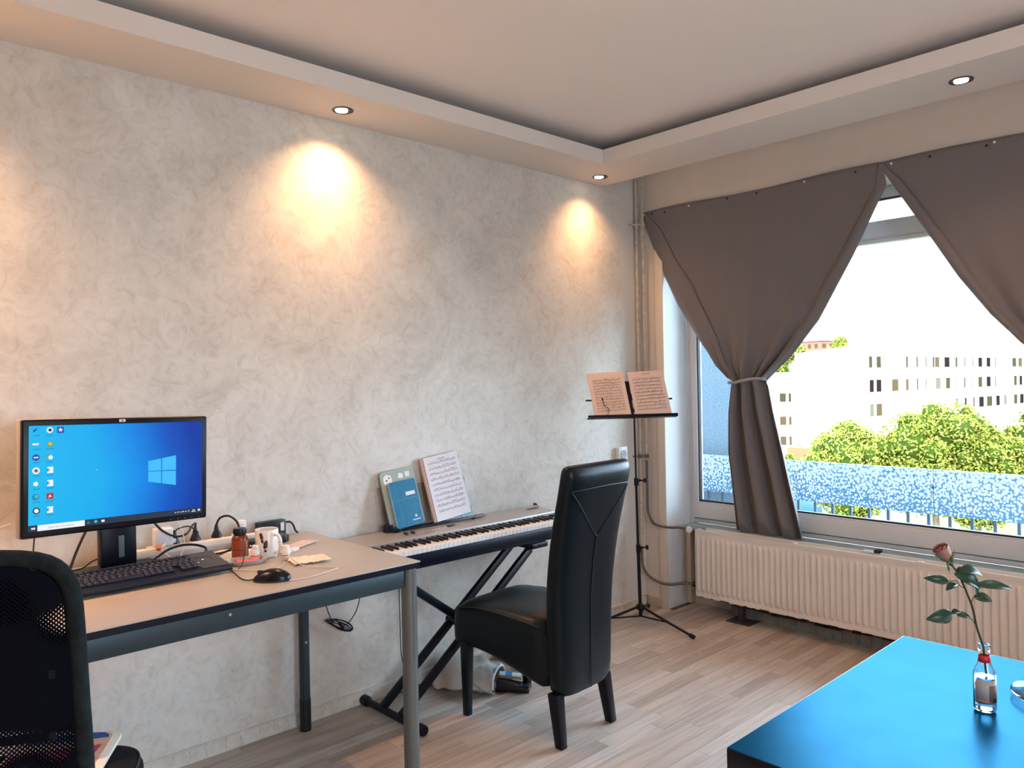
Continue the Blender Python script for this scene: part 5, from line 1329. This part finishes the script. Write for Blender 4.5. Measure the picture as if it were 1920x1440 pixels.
# ------------------------------------------------------------------ bag under the piano
bg = root('plastic_bag', (-1.64, -.20, 0), 0, 'crumpled pale plastic bag lying open on the floor under the piano', 'bag')
ax = Vector((.50, -.86, 0)).normalized(); sx2 = Vector((ax.y, -ax.x, 0)) * -1
c0 = Vector((-1.690, -.060, 0))
def bagf(a, c, o=0.0):
    th = 2 * PI * a; ct, st_ = math.cos(th), math.sin(th)
    L_ = .30 * c; hw = .110 - .018 * c; hh = .150 - .055 * c
    if c < .12: k = .35 + .65 * (c / .12) ** .5; hw *= k; hh *= k
    x = hw * abs(ct) ** .7 * (1 if ct > 0 else -1); z = hh * (.5 + .5 * abs(st_) ** .65 * (1 if st_ > 0 else -1))
    nz = noise.noise(Vector((ct * 2.2, st_ * 2.2, c * 4))) * .020 + noise.noise(Vector((ct * 5, st_ * 5, c * 9))) * .009
    p = c0 + ax * (L_ + .012 * noise.noise(Vector((ct * 2, st_ * 2, 5)))) + sx2 * (x + nz) ; p.z = max(.002, z + nz * (1 if z > .03 else 0)) + o
    p.y = min(p.y, -.03)
    return p
M_BAG = mat('bag_plastic', (.52, .49, .45), rough=.4, spec=.6, var=.18, vscale=25)
MB().grid(bagf, 60, 34).build('film', M_BAG, bg, solid=.0015, ang=35)
b = MB().grid(lambda a, c: c0 + ax * (.31 + .0) + sx2 * (.092 * math.cos(2 * PI * a) * (1 - .0)) * (1 - .06 * c) + Vector((0, 0, max(.003, .052 + .048 * math.sin(2 * PI * a) * (1 - .06 * c)))) + ax * -.008 * c, 40, 2)
fl2 = MB().tube([c0 + ax * .302 + sx2 * (.091 * math.cos(t)) + Vector((0, 0, max(.006, .050 + .050 * math.sin(t)))) for t in [PI * (-.12) + PI * 1.24 * i / 24 for i in range(25)]], .0055, 8, smooth=2).build('rim', mat('bag_rim', (.66, .66, .66), rough=.5), bg)
pd = root('pedal', (-1.515, -.385, 0), 0, 'black pedal unit sticking out of the bag mouth on the floor', 'pedal')
Mpd = Matrix.Translation((-1.545, -.318, 0)) @ Matrix.Rotation(math.radians(-52), 4, 'Z')
MB().prism([(0, 0), (.150, 0), (.150, .020), (.125, .026), (.02, .050), (0, .050)], -.030, .030, axis=1, M=Mpd).build('body', mat('pedal_black', (.008, .010, .018), rough=.3), pd, bevel=.003)
MB().box(.080, .152, -.027, .027, .026, .031, M=Mpd).build('foot_plate', mat('pedal_dark', (.015, .03, .045), rough=.2), pd, bevel=.002)
bx = root('packet', (-1.50, -.35, .03), 0, 'small white and blue packet lying on the pedal beside the bag', 'packet')
Mbx = Matrix.Translation((-1.515, -.300, .046)) @ Matrix.Rotation(math.radians(-45), 4, 'Z') @ Matrix.Rotation(math.radians(6), 4, 'Y')
MB().box(0, .100, -.025, .022, .004, .018, M=Mbx).build('carton', mat('packet_white', (.62, .66, .68), rough=.4), bx, bevel=.0015)
MB().box(.028, .058, -.0255, .0225, .0182, .0190, M=Mbx).build('blue_print', mat('packet_blue', (.02, .22, .50), rough=.4), bx, smooth=False)
# paint flakes on the floor
rnd = random.Random(9)
for k, (x, y) in enumerate(((-.30, -.62), (-.18, -.55), (-.52, -.72), (-.70, -.66), (-.85, -.70), (-.60, -.52), (-.40, -.95), (-.95, -.88), (-.25, -.48), (-.12, -.90), (-.72, -.80), (-.33, -.50), (-.48, -.60))):
    s_ = .004 + rnd.random() * .007; a_ = rnd.random() * 3
    tag(MB().prism([(x + s_ * (.6 + .5 * rnd.random()) * math.cos(a_ + t), y + s_ * .5 * math.sin(a_ + t)) for t in (0, 1.1, 2.3, 3.6, 5)], .0001, .0016).build('paint_flake', mat('flake', (.78, .74, .70), rough=.8), smooth=False), 'small white paint flake on the floor near the music stand', 'paint flake', 'paint flakes on the floor')

# ------------------------------------------------------------------ office chair (lower left)
M_OF = mat('office_fabric', (0.006, 0.007, 0.010), rough=0.85, spec=.2); M_OFE = mat('office_edge', (0.010, 0.015, 0.017), rough=.9, spec=.2, var=.9, vscale=45, bump=.8, bscale=300)
oc = root('office_chair', (-3.56, -.93, 0), math.radians(-30), 'black office chair with a worn mesh back, cut off at the lower left', 'chair')
BY = -.262
def bk(w_, z):  # outline half width by height of the back
    return lerp([(1.092, .060), (1.086, .140), (1.070, .190), (1.045, .218), (1.00, .232), (.92, .238), (.80, .242), (.66, .248), (.56, .248), (.52, .235), (.49, .18)], z)
zs = [.49, .50, .52, .56, .62, .70, .78, .86, .94, 1.00, 1.03, 1.05, 1.07, 1.084, 1.092]
def panel(yf, scale, m, nm, solid):
    b = MB()
    def f(a, c):
        z = zs[int(round(c * (len(zs) - 1)))]; hw = bk(0, z) * scale; x = -hw + 2 * hw * a
        return (x, BY + yf + .045 * (x / .24) ** 2 - .03 * math.sin((z - .49) / .6 * PI) * 0 + .05 * (.79 - z) ** 2, .79 + (z - .79) * (scale if scale < 1 else 1))
    b.grid(f, 24, len(zs) - 1)
    return b.build(nm, m, oc, local=True, solid=solid, ang=80)
panel(0.0, .93, mesh_fabric(), 'mesh_back', .0)
o2 = panel(0.035, .90, MATS['mesh_fabric'], 'front_mesh', .0)
b = MB(); P = []
for z in zs: P.append((-bk(0, z), z))
Q = P[::-1]; P = [(x, z) for x, z in P] + [(-x, z) for x, z in Q]
P3 = [(x * .965, BY + .016 + .045 * (x / .24) ** 2 + .05 * (.79 - z) ** 2, .79 + (z - .79) * .965) for x, z in P]
P3.append(P3[0])
b.tube(P3, .0175, 12, smooth=2, cap=False); b.build('back_frame', M_OFE, oc, local=True)
b = MB()
def padf(a, c):
    z = .54 + .44 * c; x = -.20 + .40 * a
    return (x, BY + .010 + .045 * (x / .24) ** 2 + .05 * (.79 - z) ** 2 + .006, z)
for z in (.60, .72, .84):
    b.box(-.2, .2, BY + .028, BY + .034, z, z + .018)
b.build('back_strap', M_OF, oc, local=True, bevel=.002)
b = MB(); n = 40
for (sc_, z) in ((.90, .405), (.985, .415), (1.0, .44), (1.0, .475), (.97, .495), (.88, .506), (.5, .510)):
    for k in range(n):
        t = 2 * PI * k / n; ct, st_ = math.cos(t), math.sin(t); p = 4.5
        b.v.append((.272 * sc_ * abs(ct) ** (2 / p) * (1 if ct > 0 else -1), .02 + .238 * sc_ * abs(st_) ** (2 / p) * (1 if st_ > 0 else -1), z))
for i in range(6):
    for k in range(n):
        k2 = (k + 1) % n; b.f.append((i * n + k, i * n + k2, (i + 1) * n + k2, (i + 1) * n + k)); b.mi.append(0)
b.f.append(tuple(range(n))[::-1]); b.f.append(tuple(range(6 * n, 7 * n))); b.mi += [0, 0]
b.build('seat', M_OF, oc, local=True, ang=70)
b = MB(); b.tube([(.238 * math.cos(t) if False else 0, 0, 0), (0, 0, .001)], .001, 3) if False else None
sp = [(.264 * abs(math.cos(t)) ** (2 / 4.5) * (1 if math.cos(t) > 0 else -1), .02 + .230 * abs(math.sin(t)) ** (2 / 4.5) * (1 if math.sin(t) > 0 else -1), .4955) for t in [2 * PI * i / 60 for i in range(61)]]
b = MB().tube(sp, .0025, 6); b.build('piping', mat('piping_grey', (.03, .035, .04), rough=.8), oc, local=True)
b = MB(); b.box(-.04, .04, -.275, -.10, .36, .40); b.box(-.035, .035, -.290, -.268, .36, .60); b.build('back_bracket', M_BLK, oc, local=True, bevel=.004)
MB().tube([(0, 0, .10), (0, 0, .41)], .026, 16).build('gas_lift', M_BLK, oc, local=True)
for k in range(5):
    a_ = 2 * PI * k / 5 + .3; d = Vector((math.cos(a_), math.sin(a_), 0))
    MB().tube([d * .03 + Vector((0, 0, .115)), d * .29 + Vector((0, 0, .078))], [.024, .016], 10).build('base_arm', M_BLK, oc, local=True)
    b = MB(); sd_ = Vector((-d.y, d.x, 0)); c_ = d * .285 + Vector((0, 0, .027))
    b.tube([c_ - sd_ * .022, c_ + sd_ * .022], .026, 16); b.tube([c_ + Vector((0, 0, .02)), c_ + Vector((0, 0, .06))], .007, 8); b.build('caster', M_BLK, oc, local=True)
dr = root('painted_board', (-3.392, -.852, .512), math.radians(-30), 'white board with blue and magenta crayon strokes lying on the office chair seat', 'drawing')
MB().prism([(x - .15, y - .125) for x, y in rounded(.24, .25, .035)], 0, .010, axis=2).build('board', mat('board_white', (.78, .74, .66), rough=.5), dr, local=True, bevel=.002)
b = MB(); b.prism([(x - .148, y - .118) for x, y in rounded(.218, .236, .030)], .0102, .0108, axis=2); b.build('drawn_ground', mat('crayon_peach', (.72, .50, .36), rough=.8, var=.3, vscale=60), dr, local=True, smooth=False)
b = MB(); b.poly([(-.13, .080, .0114), (.064, .082, .0114), (.060, .100, .0114), (.046, .114, .0114), (.02, .120, .0114), (-.12, .120, .0114)]); b.build('blue_stroke', mat('crayon_blue', (.02, .12, .42), rough=.8, var=.5, vscale=90), dr, local=True, smooth=False)
b = MB(); b.poly([(-.14, -.045, .0114), (.050, -.040, .0114), (.058, .045, .0114), (-.14, .035, .0114)]); b.build('magenta_stroke', mat('crayon_magenta', (.42, .06, .16), rough=.8, var=.45, vscale=90), dr, local=True, smooth=False)

# ------------------------------------------------------------------ coffee table
TZ = .43
M_TT = mat('sky_tinted_top', (0.002, 0.060, 0.135), rough=0.30, metal=0.85, spec=.3)
def sky_tinted_gloss():
    m = bpy.data.materials.new('sky_tinted_top'); m.use_nodes = True
    nt = m.node_tree; nt.nodes.remove(nt.nodes['Principled BSDF'])
    d = nt.nodes.new('ShaderNodeBsdfDiffuse'); d.inputs['Color'].default_value = (0.003, 0.07, 0.17, 1)
    g = nt.nodes.new('ShaderNodeBsdfGlossy'); g.inputs['Color'].default_value = (0.019, 0.078, 0.130, 1); g.inputs['Roughness'].default_value = 0.30  # dark top: the blue of the mirrored sky is put into its colour
    n = nt.nodes.new('ShaderNodeTexNoise'); n.inputs['Scale'].default_value = 7; n.inputs['Detail'].default_value = 5
    ge = nt.nodes.new('ShaderNodeNewGeometry'); nt.links.new(ge.outputs['Position'], n.inputs['Vector'])
    r = nt.nodes.new('ShaderNodeMapRange'); r.inputs['To Min'].default_value = 0.26; r.inputs['To Max'].default_value = 0.36
    nt.links.new(n.outputs['Fac'], r.inputs['Value']); nt.links.new(r.outputs[0], g.inputs['Roughness'])
    x = nt.nodes.new('ShaderNodeMixShader'); x.inputs[0].default_value = 0.7
    nt.links.new(d.outputs[0], x.inputs[1]); nt.links.new(g.outputs[0], x.inputs[2]); nt.links.new(x.outputs[0], nt.nodes['Material Output'].inputs['Surface'])
    return m
M_TT = sky_tinted_gloss()
M_TB = mat('table_black', (0.003, 0.003, 0.010), rough=0.4, spec=.3)
ct_ = root('coffee_table', (-1.49, -2.25, 0), 0, 'low coffee table with glossy top painted in reflected sky blue and dark sides in front of the radiator', 'table')
TX0, TX1, TY0, TY1 = -2.094, -.878, -2.64, -1.832
MB().box(TX0, TX1, TY0, TY1, TZ - .055, TZ - .003).build('top_board', M_TB, ct_, bevel=.0015)
MB().box(TX0 + .001, TX1 - .001, TY0 + .001, TY1 - .001, TZ - .003, TZ).build('top_surface', M_TT, ct_, smooth=False)
b = MB(); t = .0016
b.box(TX0, TX1, TY1 - t, TY1, TZ - .0028, TZ + .0003); b.box(TX1 - t, TX1, TY0, TY1, TZ - .0028, TZ + .0003); b.build('edge_trim', mat('table_edge', (.35, .55, .65), rough=.4), ct_, smooth=False)
for x in (TX0, TX1 - .055):
    for y in (TY0, TY1 - .055): MB().box(x, x + .055, y, y + .055, 0, TZ - .055).build('leg', M_TB, ct_, bevel=.0015)
MB().box(TX0 + .06, TX1 - .06, TY0 + .03, TY1 - .03, .14, .156).build('shelf', M_TB, ct_, bevel=.0015)

# bottle with rose
BX, BYY = -1.3815, -2.236
bt = root('glass_bottle', (BX, BYY, TZ), 0, 'small clear glass bottle half full of water used as a vase', 'bottle')
M_GL = mat('clear_glass', (.96, .98, .98), rough=.02, trans=1.0, ior=1.45); M_WAT = mat('water', (.85, .93, .96), rough=.0, trans=1.0, ior=1.33)
outp = [(.0001, .002), (.022, .0005), (.027, .003), (.029, .008), (.029, .102), (.0285, .108), (.0245, .119), (.0185, .132), (.0155, .143), (.0145, .160), (.0140, .172), (.0155, .174), (.0155, .181), (.0145, .183), (.0150, .1865), (.0140, .1900)]
inp = [(.0118, .1895), (.0120, .172), (.0125, .158), (.0135, .142), (.0165, .131), (.0225, .118), (.0262, .107), (.0265, .100), (.0265, .012), (.024, .0075), (.0001, .009)]
MB().lathe(outp + inp, (0, 0, 0), 40).build('glass', M_GL, bt, local=True, ang=60)
MB().lathe([(.0001, .0095), (.0235, .0080), (.0263, .0125), (.0263, .098), (.0001, .098)], (0, 0, 0), 36).build('water', M_WAT, bt, local=True)
fa = math.atan2(-.685, -.728)  # towards the viewer
def shell(r, z0_, z1_, a0, a1, n=24):
    b = MB(); b.grid(lambda a, c: (r * math.cos(a0 + (a1 - a0) * a), r * math.sin(a0 + (a1 - a0) * a), z0_ + (z1_ - z0_) * c), n, 1); return b
shell(.0293, .026, .094, fa - 1.35, fa + 1.25).build('label', mat('label_silver', (.34, .36, .38), rough=.45), bt, local=True, solid=.0002)
shell(.0296, .030, .080, fa - .10, fa + 1.22).build('label_panel', mat('label_brown', (.14, .10, .085), rough=.5), bt, local=True, solid=.0002)
b = MB()
for k in range(10): b.grid(lambda a, c, k=k: (.0299 * math.cos(fa + .30 + k * .055 + .028 * a * (1 + k % 2 * .5)), .0299 * math.sin(fa + .30 + k * .055 + .028 * a * (1 + k % 2 * .5)), .031 + .012 * c), 1, 1)
b.build('barcode', M_BLK, bt, local=True, smooth=False)
shell(.0296, .030, .036, fa - 1.3, fa + .1).build('label_stripe', mat('label_rose', (.40, .16, .15), rough=.5), bt, local=True, solid=.0002)
MB().lathe([(.0164, .140), (.0152, .148), (.0151, .160)], (0, 0, 0), 30, closed=True).build('neck_label', mat('neck_red', (.55, .012, .02), rough=.4), bt, local=True, solid=.0003)
RRv = Vector((.7283, -.685, 0)); FFv = Vector((.685, .7283, 0))
O = Vector((BX, BYY, TZ))
def rp(dx, dz, d=0.0): return O + RRv * dx + Vector((0, 0, dz)) + FFv * d
def px(a, c, d=0.0): return rp((a - 1830) / 650.0, (1330 - c) / 650.0, d)
ro = root('rose', tuple(O + Vector((0, 0, .015))), 0, 'single faded pink rose with dark green leaves standing in the bottle', 'flower')
M_STEM = mat('stem', (.025, .035, .018), rough=.5); M_GLF = mat('rose_leaf', (.012, .060, .035), rough=.33, spec=.5, var=.35, vscale=60)
MB().tube([px(1835, 1263, .004), px(1832, 1240, .003), px(1829, 1215), px(1826, 1203), px(1817, 1175), px(1810, 1140), px(1800, 1112), px(1791, 1090), px(1782, 1072), px(1774, 1060), px(1768, 1050)], [.0030] * 6 + [.0028] * 3 + [.0026, .0034], 9, smooth=5).build('stem', M_STEM, ro)
def leaf(base, tip, w_, up, bend=.15, fold=.35, m=M_GLF):
    w_ *= 1.22; base, tip = Vector(base), Vector(tip); d = tip - base; L_ = d.length; d.normalize(); up = Vector(up).normalized(); s_ = d.cross(up).normalized(); n_ = s_.cross(d)
    def f(a, c):
        t = a; ww = w_ * (math.sin(PI * t ** .8) ** .85) * (1 + .05 * math.sin(t * 55)); q = (c * 2 - 1)
        return base + d * L_ * t + s_ * ww * q + n_ * (bend * L_ * math.sin(PI * t) + fold * ww * abs(q) ** 1.3)
    o = MB().grid(f, 22, 8).build('leaf', m, ro, solid=.0008, ang=80); return o
Rt, Up, Ft = RRv, Vector((0, 0, 1)), FFv
leaf(px(1766, 1089), px(1722, 1083, .01), .0105, Up * .35 - Ft * 1, .12)
leaf(px(1782, 1094), px(1757, 1104, -.01), .0100, Up * 1 - Ft * .4, .10)
leaf(px(1776, 1074), px(1815, 1100, -.025), .0165, Up * .6 - Ft * .9, .18)
leaf(px(1784, 1072), px(1828, 1080, -.005), .0175, Up * 1.0 - Ft * .45, .16)
leaf(px(1814, 1097), px(1880, 1103, -.01), .0115, Up * .7 - Ft * .8, .10)
leaf(px(1812, 1118), px(1839, 1124, -.02), .0125, Up * .7 - Ft * .8, .10)
leaf(px(1807, 1092), px(1814, 1119, -.01), .0105, Rt * .6 - Ft * .8, .10)
leaf(px(1784, 1076, .01), px(1804, 1068, .02), .0080, Up * .7 - Ft * .6, .15)
leaf(px(1771, 1150), px(1718, 1157, -.01), .0165, Up * .35 - Ft * 1, .14)
leaf(px(1770, 1148), px(1786, 1146, -.005), .0085, Up * 1 - Ft * .5, .10)
leaf(px(1780, 1152), px(1804, 1156, -.005), .0085, Up * .8 - Ft * .7, .12)
b = MB()
for P in ([px(1795, 1102), px(1786, 1096), px(1780, 1088), px(1768, 1088)], [px(1813, 1168), px(1808, 1160), px(1800, 1157), px(1786, 1150), px(1772, 1149)], [px(1808, 1134), px(1809, 1125), px(1813, 1117)], [px(1790, 1088), px(1800, 1090), px(1814, 1097)], [px(1786, 1080), px(1783, 1074), px(1786, 1074, .005)]):
    b.tube(P, .0011, 6, smooth=4)
b.build('leaf_stalk', M_STEM, ro)
cb_ = px(1768, 1052); axb = (px(1746, 1018) - cb_).normalized(); bs = axb.cross(FFv).normalized(); bf = bs.cross(axb)
M_PT = [mat('petal_pink', (.36, .17, .15), rough=.6, var=.2, vscale=120), mat('petal_pale', (.46, .31, .25), rough=.6, var=.2, vscale=120), mat('petal_deep', (.30, .10, .10), rough=.6)]
def petal(a0, r, h_, wd, m, flare, lay):
    def f(a, c):
        th = a0 + (a - .5) * wd * (1 - .25 * c); rad = r * (math.sin(min(1, c * 1.25 + .08) * PI / 2) ** .7) * (1 + flare * max(0, c - .7) * 2) * (.93 + .07 * math.cos((a - .5) * PI))
        zz = h_ * c * (1 - .10 * (2 * abs(a - .5)) ** 3) 
        return cb_ + axb * zz + (bs * math.cos(th) + bf * math.sin(th)) * rad
    MB().grid(f, 14, 12).build('petal', m, ro, solid=.0007, ang=80)
for k in range(5): petal(k * 1.2566, .0205, .050, 1.75, M_PT[1] if k % 2 else M_PT[0], .22, 0)
for k in range(5): petal(k * 1.2566 + .6, .0165, .053, 1.7, M_PT[0], .12, 1)
for k in range(4): petal(k * 1.57 + .3, .0115, .054, 1.9, M_PT[2], .05, 2)
for k in range(3): petal(k * 2.09 + .9, .0065, .053, 2.2, M_PT[2], .0, 3)
M_SEP = mat('sepal', (.10, .16, .06), rough=.5)
MB().tube([px(1774, 1061), px(1770, 1054), cb_ + axb * .004], [.0036, .0062, .0080], 12, smooth=3).build('calyx', mat('calyx_green', (.03, .09, .05), rough=.4), ro)
def sepal(p): MB().tube(p, [.0030, .0040, .0032, .0006], 8, smooth=4).build('sepal', M_SEP, ro)
sepal([px(1770, 1052, -.006), px(1760, 1052, -.014), px(1760, 1060, -.016), px(1763, 1074, -.014)]); sepal([px(1768, 1050, .0), px(1752, 1044, -.012), px(1742, 1040, -.014), px(1734, 1037, -.014)]); sepal([px(1770, 1050, -.010), px(1766, 1044, -.018), px(1768, 1036, -.020), px(1770, 1026, -.020)])
# glass dish at the right edge
gd = root('glass_dish', (-1.165, -2.395, TZ), 0, 'clear glass dish on the coffee table at the right picture edge', 'dish')
MB().lathe([(.0001, .001), (.075, .001), (.100, .004), (.140, .014), (.146, .017), (.145, .019), (.138, .0175), (.098, .0075), (.072, .0045), (.0001, .0045)], (0, 0, 0), 64).build('glass', M_GL, gd, local=True)
